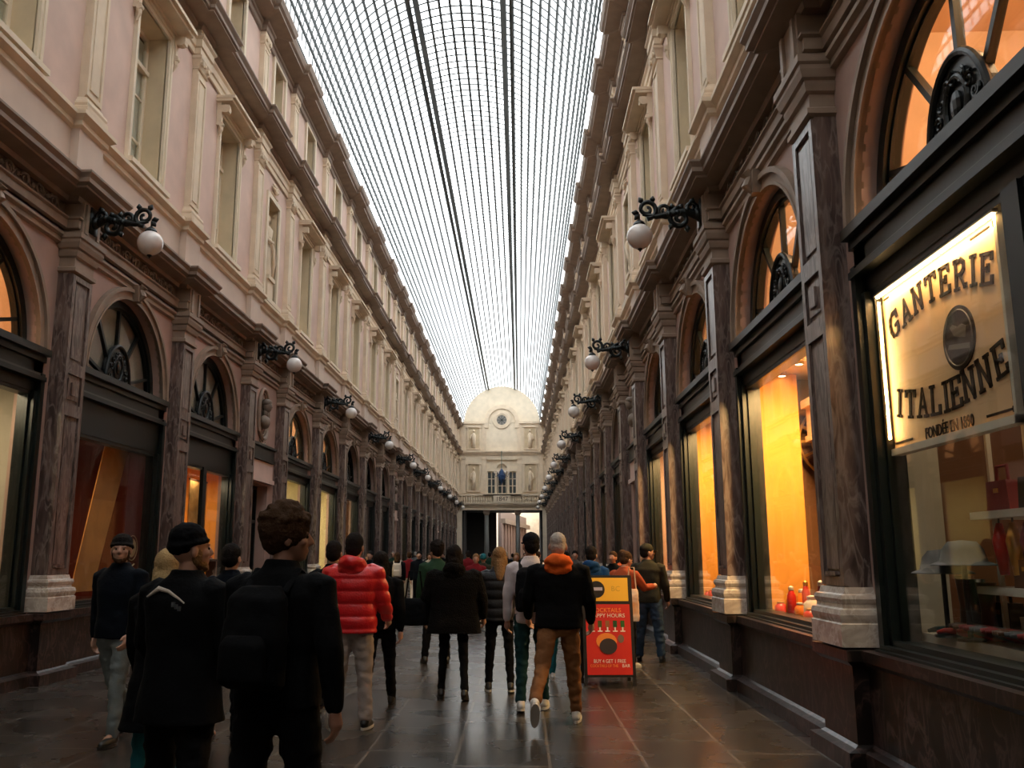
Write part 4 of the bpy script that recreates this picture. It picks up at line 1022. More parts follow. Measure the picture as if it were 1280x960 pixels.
b.build('glazing_bar', green, r)
b = MB(); b.lathe([(.001, 0), (.52, 0), (.52, .015), (.001, .015)], (0, -.03, 0), 32, axis='y'); b.build('pane', mat('dull_pane', (.22, .20, .17), .3), r)
tag(r, 'round window with a stone ring high on the end wall', 'window')
# statues in square niches on the end wall
k = 0
for z0, h, nm in ((12.15, 2.1, 'upper'), (7.95, 2.6, 'lower')):
    for sg in (-1, 1):
        x = XC + sg * 2.82
        r = empty('niche_statue', (x, YE - .02, z0)); b = MB(); b.box(-.55, .55, -.01, .0, 0, h); b.build('niche_back', reveal, r)
        b = MB(); b.box(-.66, -.55, -.14, 0, -.1, h + .1); b.box(.55, .66, -.14, 0, -.1, h + .1); b.box(-.72, .72, -.18, 0, h, h + .14); b.box(-.7, .7, -.22, 0, -.16, 0); b.build('niche_surround', cream, r)
        b = MB(); b.tube([(0, -.12, .0), (.02, -.13, h * .35), (0, -.12, h * .62), (0, -.12, h * .74)], [.22, .2, .22, .08], 12); b.sphere((0, -.13, h * .83), (.12, .1, .15), 10)
        b.tube([(sg * .2, -.14, h * .66), (sg * .34, -.16, h * .45), (sg * .12, -.24, h * .4)], [.07, .06, .05], 8); b.build('carved_figure', cream, r, smooth=True)
        tag(r, 'stone figure in the %s niche on the %s of the end wall' % (nm, 'left' if sg < 0 else 'right'), 'statue', 'end wall figures')
# tripartite window with balcony
r = empty('balcony_window', (XC, YE, 7.6))
b = MB()
for x in (-1.5, -.62, .62, 1.5): b.lathe([(.14, 0), (.12, .1), (.11, 2.1), (.15, 2.25)], (x, .1, 0), 12)
b.box(-1.6, 1.6, -.05, .3, 2.25, 2.5); arcring(b, 0, 2.45, .55, .75, -.06, .2); b.box(-1.62, 1.62, .3, .4, 2.5, 3.4); b.build('column_screen', creamlt, r)
b = MB()
for x in (-1.05, 0, 1.05):
    b.box(x - .05, x + .05, .5, .56, 0, 2.3)
    for z in (.05, .8, 1.5, 2.2): b.box(x - .42, x + .42, .5, .56, z, z + .06)
    for sg in (-1, 1): b.box(x + sg * .42 - .04, x + sg * .42 + .04, .5, .56, 0, 2.3)
b.build('window_frame', creamlt, r)
b = MB(); b.box(-1.5, 1.5, .58, .60, 0, 2.3); b.build('pane', mat('dark_pane', (.02, .028, .03), .15), r)
b = MB(); b.box(-1.9, 1.9, -.45, 0, -.2, 0); b.build('balcony_slab', creamlt, r)
tag(r, 'three-part window with columns in the middle of the end wall', 'window')
r = empty('balustrade', (XC, YE - .35, 6.62)); b = MB(); b.box(-4.1, 4.1, -.08, .08, .0, .1); b.box(-4.1, 4.1, -.1, .1, .78, .9); b.build('rails', creamlt, r)
b = MB(); b.box(-.85, .85, -.12, .1, .08, .8); b.build('name_block', creamlt, r)
for i in range(34):
    x = -4.0 + i * 8.0 / 33
    if abs(x) < .95: continue
    b = MB(); b.lathe([(.05, .1), (.04, .2), (.085, .38), (.04, .62), (.06, .78)], (x, 0, 0), 8); b.build('baluster', creamlt, r)
text('1847', .62, mat('dark_numerals', (.06, .04, .03), .6), r, (0, -.125, .44), (math.pi / 2, 0, 0), 1.0, ext=.01)
tag(r, 'stone balustrade with a dated block over the far passage', 'balustrade')
tone_b = mat('blue_enamel', (.02, .06, .16), .4); tone_g = mat('verdigris', (.06, .12, .10), .6)
r = empty('hanging_lantern', (XC, YE - 1.4, 0))
b = MB(); b.tube([(0, 0, 11.7), (0, 0, 9.9)], .035, 8); b.tube([(0, 0, 11.7), (0, 1.4, 11.7)], .04, 8); b.build('suspension_rod', tone_g, r)
b = MB(); b.lathe([(.03, 10.0), (.20, 9.75), (.26, 9.4), (.40, 9.35), (.32, 8.9), (.06, 8.55), (.03, 8.4)], n=12)
for k in range(6): a = R(60 * k); b.tube([(.3 * math.cos(a), .3 * math.sin(a), 9.35), (.6 * math.cos(a), .6 * math.sin(a), 9.2), (.7 * math.cos(a), .7 * math.sin(a), 9.5)], .03, 6)
b.build('lantern_body', tone_b, r)
for k in range(6): a = R(60 * k); b = MB(); b.sphere((.7 * math.cos(a), .7 * math.sin(a), 9.6), .09, 10); b.build('lamp_globe', globem, r)
tag(r, 'green and blue hanging lantern in front of the end wall window', 'lantern')
# passage columns
for i, x in enumerate((-1.55, 1.55)):
    r = empty('passage_column', (XC + x, YE + .5, 0))
    b = MB(); b.lathe([(.32, 0), (.32, .35), (.26, .4)], n=20); b.build('column_base', basem, r)
    b = MB(); b.lathe([(.23, .4), (.235, 2.2), (.20, 5.5)], n=20); b.build('column_shaft', mat('grey_column', (.20, .20, .19), .4), r, smooth=True)
    b = MB(); b.lathe([(.21, 5.5), (.3, 5.65), (.3, 5.72)], n=20); b.box(-.33, .33, -.33, .33, 5.72, 6.0); b.build('capital', buff, r)
    tag(r, 'grey column under the end wall, %s of the pair' % ('left' if i == 0 else 'right'), 'column', 'passage columns')
# the street crossing and the next gallery beyond
b = MB()
b.box(XC - 6.5, XC - 3.8, YE + .8, YE + 6.0, 0, 6.6); b.box(XC + 3.8, XC + 6.5, YE + .8, YE + 6.0, 0, 6.6); b.box(XC - 6.5, XC + 6.5, YE + .5, YE + 6.0, 6.0, 6.6)
b.box(XC - 3.8, XC - .7, YE + 5.5, YE + 6.0, 0, 6.6)
tag(b.build('wall_passage', darkroom), kind='structure')
b = MB()
b.box(XC - 8, XC - 1.0, YE + 14.0, YE + 14.3, 0, 9); b.box(XC - 8, XC + 9, YE + 33, YE + 33.3, 0, 12)
for x0, x1 in ((XC + 4.3, XC + 4.6),): b.box(x0, x1, YE + 7.5, YE + 33, 0, 9)
b.v += []; tag(b.build('wall_beyond', cream), kind='structure')
r = empty('far_facade', (XC - .3, YE + 8.0, 0), R(-7)); b = MB(); b.box(-.3, 0, 0, 24, 0, 6.5); b.build('facade_wall', mat('grey_rose_plaster', (.26, .19, .16), .8), r)
for k in range(10):
    b = MB(); b.box(0, .2, k * 2.4, k * 2.4 + .5, 0, 5.0); b.build('pilaster', pinkgf, r)
b = MB(); b.box(0, .5, 0, 24, 5.0, 5.5); b.build('cornice', corn, r)
tag(r, 'pink facade with pilasters seen through the far passage', 'building')

# ------------------------------------------------------------------ people
def PM(x, y): return (x * .985, y * 1.029 - .47)
def capsule(bm_, pts, rs, n=10, sq=(1, 1)):
    # swept tube with rounded ends
    P_ = [Vector(p) for p in pts]; d0 = (P_[0] - P_[1]).normalized(); d1 = (P_[-1] - P_[-2]).normalized()
    pp = [P_[0] + d0 * rs[0] * .95, P_[0] + d0 * rs[0] * .7] + P_ + [P_[-1] + d1 * rs[-1] * .7, P_[-1] + d1 * rs[-1] * .95]
    rr = [rs[0] * .3, rs[0] * .72] + list(rs) + [rs[-1] * .72, rs[-1] * .3]
    bm_.tube(pp, rr, n, sq=sq)
def rings(mb, rs, n=20):
    # rs : (cx, cy, z, rx, ry)
    vs = []
    for cx, cy, z, rx, ry in rs:
        for k in range(n):
            a = 2 * math.pi * k / n; c_, s_ = math.cos(a), math.sin(a)
            e = .8
            vs.append((cx + rx * math.copysign(abs(c_) ** e, c_), cy + ry * math.copysign(abs(s_) ** e, s_), z))
    fs = [(i * n + k, i * n + (k + 1) % n, (i + 1) * n + (k + 1) % n, (i + 1) * n + k) for i in range(len(rs) - 1) for k in range(n)]
    fs += [tuple(range(n))[::-1], tuple((len(rs) - 1) * n + k for k in range(n))]
    mb.add(vs, fs)
def fuse(mb, voxel, wrinkle=0.0, wscale=9, quilt=0.0, smooth=2, seed=0):
    me = bpy.data.meshes.new('tmp'); me.from_pydata(mb.v, [], mb.f); o = bpy.data.objects.new('tmp', me); COL.objects.link(o)
    m = o.modifiers.new('r', 'REMESH'); m.mode = 'VOXEL'; m.voxel_size = voxel
    m2 = o.modifiers.new('s', 'SMOOTH'); m2.iterations = smooth; m2.factor = .5
    dg = bpy.context.evaluated_depsgraph_get(); res = bpy.data.meshes.new_from_object(o.evaluated_get(dg))
    bpy.data.objects.remove(o); bpy.data.meshes.remove(me)
    if wrinkle or quilt:
        nv = [v.normal.copy() for v in res.vertices]
        for v, nn in zip(res.vertices, nv):
            d = 0
            if wrinkle: d += wrinkle * noise.noise(Vector((v.co.x * wscale + seed, v.co.y * wscale, v.co.z * wscale * 1.6))) + wrinkle * .5 * noise.noise(Vector((v.co.x * wscale * 2, v.co.y * wscale * 2 + seed, v.co.z * wscale * 3)))
            if quilt and abs(nn.z) < .8: d += quilt * (abs(math.sin(v.co.z * math.pi / .115)) ** .5 - .6)
            v.co += nn * d
    res.polygons.foreach_set('use_smooth', [True] * len(res.polygons)); res.update()
    return res
def attach(name, me, m_, parent):
    me.name = name; me.materials.clear(); me.materials.append(m_)
    o = bpy.data.objects.new(name, me); COL.objects.link(o); o.parent = parent; return o
def cloth(name, col, rough=.9, bump=.2, bs=60, col2=None, spec=.12):
    return mat(name, col, rough, bump=bump, bscale=bs, spec=spec, col2=col2, nscale=3)
skin = mat('skin', (.44, .235, .16), .5); skin2 = mat('tanned_skin', (.32, .15, .095), .5)
H_black = mat('black_hair', (.012, .009, .008), .85, bump=.5, bscale=90, spec=.1); H_brown = mat('brown_hair', (.055, .028, .014), .85, bump=.5, bscale=90, spec=.1)
H_lbrown = mat('light_brown_hair', (.16, .085, .035), .85, bump=.5, bscale=90, spec=.1, col2=(.30, .18, .09)); H_blond = mat('blond_hair', (.42, .28, .13), .85, bump=.5, bscale=90, spec=.1); H_grey = mat('grey_hair', (.38, .34, .30), .85, spec=.1, bump=.3, bscale=120)
C_black = cloth('black_cloth', (.003, .003, .0035)); C_navy = cloth('navy_cloth', (.004, .006, .010)); C_dark = cloth('dark_trousers', (.005, .005, .006)); C_red = cloth('red_nylon', (.62, .008, .012), .38, spec=.6)
C_ltgrey = cloth('light_grey_denim', (.34, .28, .25)); C_jean = cloth('faded_jeans', (.17, .19, .185)); C_blue = cloth('blue_jeans', (.035, .06, .10)); C_brown = cloth('brown_trousers', (.17, .075, .030)); C_white = cloth('white_shirt_cloth', (.60, .54, .55))
C_orange = cloth('orange_cloth', (.72, .12, .02)); C_puff = cloth('black_nylon', (.009, .009, .012), .55, spec=.3); C_teal = cloth('teal_trousers', (.010, .035, .036)); C_teal2 = cloth('bright_teal_cloth', (.02, .14, .17)); C_olive = cloth('olive_cloth', (.035, .033, .022)); C_rust = cloth('rust_cloth', (.35, .075, .03))
C_cobalt = cloth('cobalt_cloth', (.01, .045, .14)); C_wine = cloth('wine_cloth', (.16, .012, .018)); C_grey = cloth('grey_cloth', (.10, .10, .10)); C_cream = cloth('cream_cloth', (.55, .48, .40)); C_green = cloth('green_cloth', (.02, .05, .03)); C_fur = mat('dark_fur', (.006, .005, .0045), .95, spec=.1, bump=1.0, bscale=70)
S_dark = mat('dark_shoe', (.012, .011, .011), .4); S_white = mat('white_shoe', (.62, .60, .56), .4); S_sole = mat('white_rubber', (.55, .53, .5), .5)
eyem = mat('eye_dark', (.01, .008, .006), .15)
def FK(leg, side):
    a, k, sp = leg; hx = .095 * side
    hip = Vector((hx, 0, .93)); knee = hip + Vector((sp * side * .45, .44 * math.sin(R(a)), -.44 * math.cos(R(a)))); b = a - k
    ank = knee + Vector((sp * side * .35, .42 * math.sin(R(b)), -.42 * math.cos(R(b)))); return hip, knee, ank, b
def person(name, label, loc, heading, H=1.8, legs=((12, 4, .04), (-14, 12, .04)), arms=((8, 8, 15), (-8, 8, 15)), girth=1.0,
           top=('jacket', C_black), bottom=(C_dark, 1.0), shoes=(S_dark, None), hair=('short', H_black), head=(0, 0), sk=skin, hood=None, group=None, low=False, extras=()):
    loc = PM(*loc); H *= .985
    r = empty(name, (loc[0], loc[1], 0), R(heading)); vb = .020 if low else .0085; vc = .022 if low else .013
    L, Rr = FK(legs[0], -1), FK(legs[1], 1)
    g = girth; kind, cm = top
    # lowest sole to the floor
    feet = []
    for (hip, knee, ank, b), sd in ((L, -1), (Rr, 1)):
        tp = max(0.0, min(55, -b * 1.15 - 6)) if b < 0 else -min(18, b * .6)     # toe-off pitch (heel up) / heel strike (toe up)
        feet.append((ank, tp, sd))
    lows = []
    for ank, tp, sd in feet:
        t = R(tp); heel = ank + Vector((0, -.07 * math.cos(t) - .08 * math.sin(t) * 0, -.08)) + Vector((0, 0, 0)); 
        lows.append(min(ank.z - .085 + .0 - (.15 * math.sin(t) if t > 0 else 0) - (.07 * math.sin(-t) if t < 0 else 0), 9))
    dz = -min(lows)
    off = Vector((0, 0, dz))
    L = tuple(v + off for v in L[:3]) + (L[3],); Rr = tuple(v + off for v in Rr[:3]) + (Rr[3],); feet = [(a_ + off, tp, sd) for a_, tp, sd in feet]
    zo = dz
    # arms
    A = []
    for (fw, out, el), sd in ((arms[0], -1), (arms[1], 1)):
        sh = Vector((.198 * sd * (0.5 + .5 * g), -.01, 1.425 + zo)); u = Vector((math.sin(R(out)) * sd, math.sin(R(fw)) * math.cos(R(out)), -math.cos(R(fw)) * math.cos(R(out))))
        elb = sh + u * .29; f2 = fw + el; inn = out * .4 - (el * .12)
        v = Vector((math.sin(R(inn)) * sd, math.sin(R(f2)) * math.cos(R(inn)), -math.cos(R(f2)) * math.cos(R(inn)))); wr = elb + v * .255
        A.append((sh, elb, wr, v, sd))
    hq = Euler((R(head[1]), 0, R(head[0]))).to_matrix(); hp = Vector((0, .012, 1.512 + zo))
    def hv(x, y, z): return hp + hq @ (Vector((x, y, z - 1.545)) * 1.05)
    # ---- body (continuous)
    b = MB()
    rings(b, [(0, 0, .86 + zo, .12 * g, .09), (0, 0, .93 + zo, .155 * g, .105), (0, 0, 1.08 + zo, .13 * g, .09), (0, 0, 1.28 + zo, .155 * g, .105), (0, -.01, 1.42 + zo, .165 * g, .085), (0, -.01, 1.485 + zo, .075, .055), (0, 0, 1.5 + zo, .05, .05)])
    capsule(b, [(0, -.01, 1.44 + zo), (0, 0, 1.52 + zo), hv(0, 0, 1.60)], [.062, .056, .056])
    hb = MB(); hb.sphere((0, 0, 0), 1, 20)
    def ell(c, rx, ry, rz, mb=b):
        mb.add([Vector(c) + hq @ Vector((v[0] * rx, v[1] * ry, v[2] * rz)) * 1.05 for v in hb.v], hb.f)
    ell(hv(0, -.005, 1.70), .076, .097, .100); ell(hv(0, .028, 1.655), .064, .074, .085); ell(hv(0, .05, 1.612), .047, .05, .045); ell(hv(0, .076, 1.592), .024, .022, .018)
    capsule(b, [hv(0, .094, 1.70), hv(0, .118, 1.662)], [.010, .015], 8)
    ell(hv(0, .108, 1.655), .020, .012, .010); ell(hv(0, .094, 1.625), .026, .013, .008); ell(hv(0, .092, 1.614), .022, .013, .007)
    for sd in (-1, 1):
        ell(hv(.030 * sd, .082, 1.705), .022, .014, .008); ell(hv(.042 * sd, .070, 1.66), .024, .02, .02)
        ell(hv(.079 * sd, -.005, 1.665), .010, .020, .032)
    for sh, elb, wr, v, sd in A:
        capsule(b, [sh, elb, wr], [.046, .037, .026]); x = v.cross(Vector((0, 0, 1)));
        if x.length < .1: x = Vector((0, 1, 0)) if abs(v.z) > .9 else Vector((1, 0, 0))
        fwd = Vector((0, 1, 0)); lat = (fwd - v * fwd.dot(v)).normalized(); nrm = v.cross(lat).normalized() * (-sd)
        if nrm.x * sd > 0: nrm = -nrm      # palm faces the body
        palm = wr + v * .055; capsule(b, [wr + v * .02, palm + v * .025], [.026, .034], 10)
        capsule(b, [wr + v * .03 + lat * .018, wr + v * .085 + lat * .022], [.020, .018], 8); capsule(b, [wr + v * .03 - lat * .018, wr + v * .08 - lat * .024], [.020, .017], 8)
        for k, (o_, ln) in enumerate(((.030, .070), (.011, .080), (-.009, .074), (-.028, .058))):
            p0 = wr + v * .09 + lat * o_; p1 = p0 + v * ln * .48 + nrm * .010; p2 = p1 + v * ln * .30 + nrm * .020; p3 = p2 + v * ln * .14 + nrm * .020
            capsule(b, [p0, p1, p2, p3], [.0105, .0098, .0092, .008], 8)
        t0 = wr + v * .035 + lat * .03; capsule(b, [t0, t0 + lat * .022 + v * .03 + nrm * .008, t0 + lat * .028 + v * .062 + nrm * .018], [.014, .0125, .010], 8)
    for (hip, knee, ank, bb) in (L, Rr): capsule(b, [hip, knee, ank], [.060, .038, .028])
    for ank, tp, sd in feet: capsule(b, [ank, ank + Vector((0, .12 * math.cos(R(tp)), -.05 - .12 * math.sin(R(tp))))], [.036, .03])
    attach('body', fuse(b, vb, smooth=1), sk, r)
    if not low:
        e_ = MB()
        for sd in (-1, 1):
            c_ = hv(.031 * sd, .088, 1.685); e_.sphere(c_, .0085, 10)
        o = e_.build('eyes', eyem, r, smooth=True)
    # ---- trousers
    bm_, wd = bottom; b = MB()
    rings(b, [(0, 0, .80 + zo, .10, .08), (0, 0, .86 + zo, .155 * g, .115), (0, 0, .95 + zo, .165 * g, .12), (0, 0, 1.04 + zo, .15 * g, .11)])
    for hip, knee, ank, bb in (L, Rr):
        mid = (knee + ank) / 2; capsule(b, [hip + Vector((0, 0, -.02)), (hip + knee) / 2, knee, mid, ank + Vector((0, 0, .015))], [.098 * wd, .088 * wd, .070 * wd, .062 * wd, .056 * wd], 12)
    attach('trousers', fuse(b, vc, wrinkle=.012 if not low else 0, wscale=11, seed=loc[0]), bm_, r)
    # ---- shoes
    for ank, tp, sd in feet:
        sm, solem = shoes; t = R(tp); M = Matrix.Translation(ank) @ Euler((-t, 0, R(-6 * sd))).to_matrix().to_4x4(); b = MB()
        capsule(b, [(0, -.035, -.035), (0, .04, -.04), (0, .13, -.052), (0, .165, -.056)], [.043, .043, .037, .030], 12); capsule(b, [(0, -.02, 0), (0, -.02, -.03)], [.046, .044], 10)
        b.v = [tuple(M @ Vector((x, y, max(z, -.075)))) for x, y, z in b.v]
        sh_ = attach('shoe', fuse(b, .02 if low else .010, smooth=1), sm, r)
        b = MB(); n = 16; pts = [(.046 * math.cos(2 * math.pi * k / n) * (1 if math.sin(2 * math.pi * k / n) < 0 else .95), .065 + .145 * math.sin(2 * math.pi * k / n)) for k in range(n)]
        vs = [M @ Vector((x, y, z)) for z in (-.085, -.062) for x, y in pts]; b.add(vs, [tuple(range(n))[::-1], tuple(range(n, 2 * n))] + [(i, (i + 1) % n, n + (i + 1) % n, n + i) for i in range(n)])
        b.build('sole', solem or sm, sh_)
    # ---- top garment
    b = MB(); hem = {'jacket': .88, 'puffer': .86, 'coat': .58, 'shirt': .86, 'parka': .74}[kind] + zo; t = {'jacket': .022, 'puffer': .045, 'coat': .035, 'shirt': .012, 'parka': .035}[kind]
    fl = {'coat': .075, 'parka': .04}.get(kind, .0)
    rs = [(0, 0, hem, .160 * g + t + fl, .115 + t + fl * .7)]
    if hem < .85 + zo: rs.append((0, 0, (hem + .95 + zo) / 2, .16 * g + t + fl * .5, .12 + t + fl * .4))
    rs += [(0, 0, .97 + zo, .160 * g + t, .118 + t), (0, 0, 1.12 + zo, .150 * g + t, .108 + t), (0, 0, 1.28 + zo, .168 * g + t, .118 + t), (0, -.01, 1.38 + zo, .190 * g + t, .110 + t * .8), (0, -.01, 1.45 + zo, .165 * g + t * .6, .090 + t * .5), (0, -.01, 1.485 + zo, .115 + t * .5, .082 + t * .4), (0, 0, 1.515 + zo, .080 + t * .4, .074 + t * .3), (0, .0, 1.545 + zo, .070 + t * .3, .068 + t * .3)]
    rings(b, rs, 24)
    for sh, elb, wr, v, sd in A:
        w_ = .5 * t; capsule(b, [sh + Vector((-.03 * sd, 0, .0)), sh, (sh + elb) / 2, elb, (elb + wr) / 2, wr - v * .01], [.062 + w_, .066 + w_, .058 + w_, .053 + w_, .046 + w_, .040 + w_ * .6], 12)
    attach({'jacket': 'jacket', 'puffer': 'puffer_jacket', 'coat': 'coat', 'shirt': 'shirt', 'parka': 'parka'}[kind], fuse(b, vc, wrinkle=(0 if low else (.004 if kind == 'puffer' else .007)), wscale=6, quilt=.016 if kind == 'puffer' else 0, seed=loc[1]), cm, r)
    if hood:
        b = MB(); n = 14; arc_ = [(.115 * math.cos(R(200 + 140 * k / n)), -.02 + .125 * math.sin(R(200 + 140 * k / n)), 1.49 + zo + .03 * math.cos(R(-90 + 180 * k / n))) for k in range(n + 1)]
        capsule(b, arc_, [.035 + .03 * math.sin(math.pi * k / n) for k in range(n + 1)], 10); b.add([(v[0] * .135, -.105 + v[1] * .06, 1.445 + zo + v[2] * .075) for v in hb.v], hb.f)
        for sd in (-1, 1): capsule(b, [(.10 * sd, -.03, 1.50 + zo), (.085 * sd, .055, 1.47 + zo)], [.035, .022], 8)
        attach('hood', fuse(b, .014, wrinkle=.012, wscale=14), hood, r)
    # ---- hair / hat
    hk, hm = hair; b = MB()
    if hk in ('short', 'curly', 'cap', 'crop', 'beard'):
        q_ = .006 if hk != 'crop' else -.002; k2 = .022 if hk == 'curly' else q_
        ell(hv(0, -.016, 1.722), .078 + k2, .097 + k2, .088 + k2 * 1.5, b); ell(hv(0, -.045, 1.67), .072 + q_, .066 + q_, .075, b)
        if hk == 'curly':
            rnd = random.Random(5)
            for i in range(60):
                a_ = rnd.uniform(0, 6.28); e2 = rnd.uniform(.15, 1.5); c_ = hv(.09 * math.cos(a_) * math.cos(e2), -.015 + .11 * math.sin(a_) * math.cos(e2), 1.735 + .10 * math.sin(e2))
                ell(c_, .022, .022, .022, b)
    if hk in ('long', 'bob'):
        ell(hv(0, -.018, 1.715), .088, .106, .10, b); ell(hv(0, -.05, 1.64), .088, .07, .10, b); zl = 1.40 if hk == 'long' else 1.50
        capsule(b, [hv(0, -.07, 1.62), hv(0, -.095, 1.52), (0, -.12, zl + zo)], [.075, .072, .055], 12, sq=(1, 1))
        for sd in (-1, 1): capsule(b, [hv(.07 * sd, -.01, 1.68), hv(.078 * sd, -.01, 1.60), hv(.075 * sd, -.04, 1.53)], [.030, .030, .024], 8)
    if hk == 'beanie': ell(hv(0, -.018, 1.742), .088, .102, .082, b); ell(hv(0, -.045, 1.70), .082, .078, .06, b); capsule(b, [hv(.087 * math.cos(R(a_)), -.012 + .100 * math.sin(R(a_)), 1.715 + .012 * math.sin(R(a_)) - .012 * (1 if a_ > 180 else 0)) for a_ in range(0, 360, 24)] + [hv(.087, -.012, 1.715)], [.014] * 16, 8)
    hn = {'beanie': 'beanie'}.get(hk, 'hair')
    if b.v: attach(hn, fuse(b, .018 if low else .0085, wrinkle=0 if low else .004, wscale=40, smooth=1), hm, r)
    if hk == 'beanie' or hk == 'beard':
        pass
    for ex in extras:
        nm = ex[0]
        if nm == 'beard':
            b = MB(); ell(hv(0, .040, 1.604), .056, .057, .042, b); ell(hv(0, .080, 1.585), .034, .026, .024, b); ell(hv(0, .100, 1.637), .026, .008, .005, b)
            for sd in (-1, 1): ell(hv(.060 * sd, .018, 1.645), .014, .030, .050, b)
            attach('beard', fuse(b, .008, wrinkle=.003, wscale=50, smooth=1), ex[1], r)
        elif nm == 'cap':
            b = MB(); ell(hv(0, -.01, 1.735), .088, .106, .082, b); c_ = attach('cap', fuse(b, .009, smooth=1), ex[1], r)
            b = MB(); n = 12; top_ = [hv(.075 * math.cos(math.pi * k / n), .085 + .085 * math.sin(math.pi * k / n), 1.715 - .012 * math.sin(math.pi * k / n)) for k in range(n + 1)]
            vs = top_ + [p - Vector((0, 0, .008)) for p in top_]; N = n + 1
            b.add(vs, [tuple(range(N)), tuple(range(2 * N - 1, N - 1, -1))] + [(k, k + N, (k + 1) % N + N, (k + 1) % N) for k in range(N)]); b.build('brim', ex[1], c_)
        elif nm == 'backpack':
            b = MB(); rings(b, [(0, -.20, .98 + zo, .13, .06), (0, -.21, 1.0 + zo, .15, .085), (0, -.22, 1.2 + zo, .155, .10), (0, -.20, 1.38 + zo, .14, .085), (0, -.18, 1.43 + zo, .10, .05)], 18)
            bp = attach('backpack', fuse(b, .013, wrinkle=.005, wscale=12), ex[1], r)
            b = MB(); rings(b, [(0, -.30, 1.0 + zo, .105, .03), (0, -.315, 1.03 + zo, .12, .045), (0, -.315, 1.18 + zo, .115, .045), (0, -.30, 1.22 + zo, .09, .03)], 14); attach('front_pocket', fuse(b, .011), ex[1], bp)
            b = MB()
            for sd in (-1, 1): b.tube([(.10 * sd, -.15, 1.40 + zo), (.11 * sd, -.04, 1.50 + zo), (.12 * sd, .08, 1.44 + zo), (.13 * sd, .14, 1.30 + zo), (.14 * sd, .10, 1.12 + zo), (.14 * sd, -.1, 1.02 + zo)], .02, 8, sq=(1, .5))
            b.build('strap', ex[1], bp)
            if len(ex) > 2:
                b = MB(); b.box(-.055, .0, -.338, -.332, 1.145 + zo, 1.152 + zo); b.prism([(0, 0), (0, 0), (0, 0)], 0, 0); b.add([(-.06, -.335, 1.13 + zo), (.03, -.335, 1.145 + zo), (.055, -.335, 1.16 + zo), (-.05, -.335, 1.142 + zo)], [(0, 1, 2, 3)]); b.build('white_mark', S_white, bp)
        elif nm == 'logo':
            b = MB()
            for q0, q1 in ((-.02, 1.37), (.0, 1.36), (.02, 1.35)): b.box(.05 + q0, .065 + q0, -.158, -.140, q1 - .02 + zo, q1 + .005 + zo)
            b.build('chest_mark', C_grey, r)
        elif nm == 'scarf':
            b = MB(); n = 16; capsule(b, [(.085 * math.cos(2 * math.pi * k / n), -.005 + .085 * math.sin(2 * math.pi * k / n), 1.51 + zo + .01 * math.sin(3 * k)) for k in range(n + 1)], [.030] * (n + 1), 8); attach('scarf', fuse(b, .011, wrinkle=.006, wscale=20), ex[1], r)
        elif nm == 'collar_trim':
            b = MB(); b.tube([(-.15, -.135, 1.40 + zo), (-.08, -.13, 1.445 + zo), (-.02, -.125, 1.43 + zo), (.06, -.14, 1.395 + zo), (.10, -.14, 1.37 + zo)], [.006, .014, .010, .006, .004], 8); b.tube([(.12, -.10, 1.44 + zo), (.17, -.07, 1.42 + zo), (.20, -.02, 1.38 + zo)], [.005, .009, .004], 8); b.build('pale_trim', ex[1], r)
    r.scale = (H / 1.8,) * 3
    # correct height : model stands about 1.80 + zo
    r.scale = (H / (1.805 + zo),) * 3
    tag(r, label, 'person', group); return r

W1 = ((16, 3, .05), (-16, 14, .04)); W2 = ((-18, 22, .04), (18, 4, .05)); ST = ((3, 1, .08), (-3, 3, .08)); WB = ((-26, 30, .03), (22, 5, .04))
person('person', 'bearded man in black beanie, navy jacket and faded jeans, walking towards the viewer', (-3.58, 7.79), 168, 1.80, legs=((10, 6, .02), (-18, 26, .02)), arms=((10, 12, 25), (-14, 12, 12)),
       top=('jacket', C_navy), bottom=(C_jean, 1.0), shoes=(S_dark, None), hair=('beanie', H_black), head=(28, 0), extras=(('beard', H_brown),), girth=1.05)
person('person', 'dark-coated person in a black beanie with pale collar trim, seen from behind', (-1.80, 4.72), -18, 1.78, legs=((4, 2, .08), (-4, 4, .08)), arms=((10, 14, 35), (6, 14, 40)),
       top=('parka', C_black), bottom=(C_dark, 1.15), shoes=(S_dark, None), hair=('beanie', C_black), head=(-32, 0), extras=(('beard', H_lbrown), ('collar_trim', C_cream), ('logo',)), girth=1.12)
person('person', 'blond woman in a dark coat half hidden behind the black-beanie person', (-2.26, 5.6), -10, 1.66, legs=ST, top=('coat', C_black), bottom=(C_teal2, 1.0), hair=('long', H_blond), girth=1.0)
person('person', 'curly-haired tall man with a black backpack, face turned right', (-1.14, 4.2), -16, 1.84, legs=((-8, 10, .05), (12, 3, .05)), arms=((8, 10, 18), (-6, 14, 12)),
       top=('jacket', C_black), bottom=(C_dark, 1.12), hair=('curly', H_brown), head=(-52, -3), sk=skin2, girth=1.18, extras=(('backpack', C_black, 1),))
person('person', 'dark-haired person standing behind the curly-haired man', (-2.62, 7.9), -5, 1.72, legs=ST, top=('jacket', C_navy), bottom=(C_dark, 1.0), hair=('short', H_black))
person('person', 'man in a glossy red hooded puffer jacket and light grey trousers', (-1.60, 8.45), -3, 1.83, legs=((-3, 5, .05), (5, 8, .06)), arms=((6, 12, 18), (10, 14, 40)),
       top=('puffer', C_red), bottom=(C_ltgrey, 1.14), shoes=(S_dark, S_sole), hair=('short', H_black), hood=C_red, girth=1.16)
person('person', 'dark-clothed man just left of the red puffer jacket', (-1.98, 9.3), 0, 1.77, legs=W1, top=('jacket', C_black), bottom=(C_dark, 1.0), hair=('short', H_black))
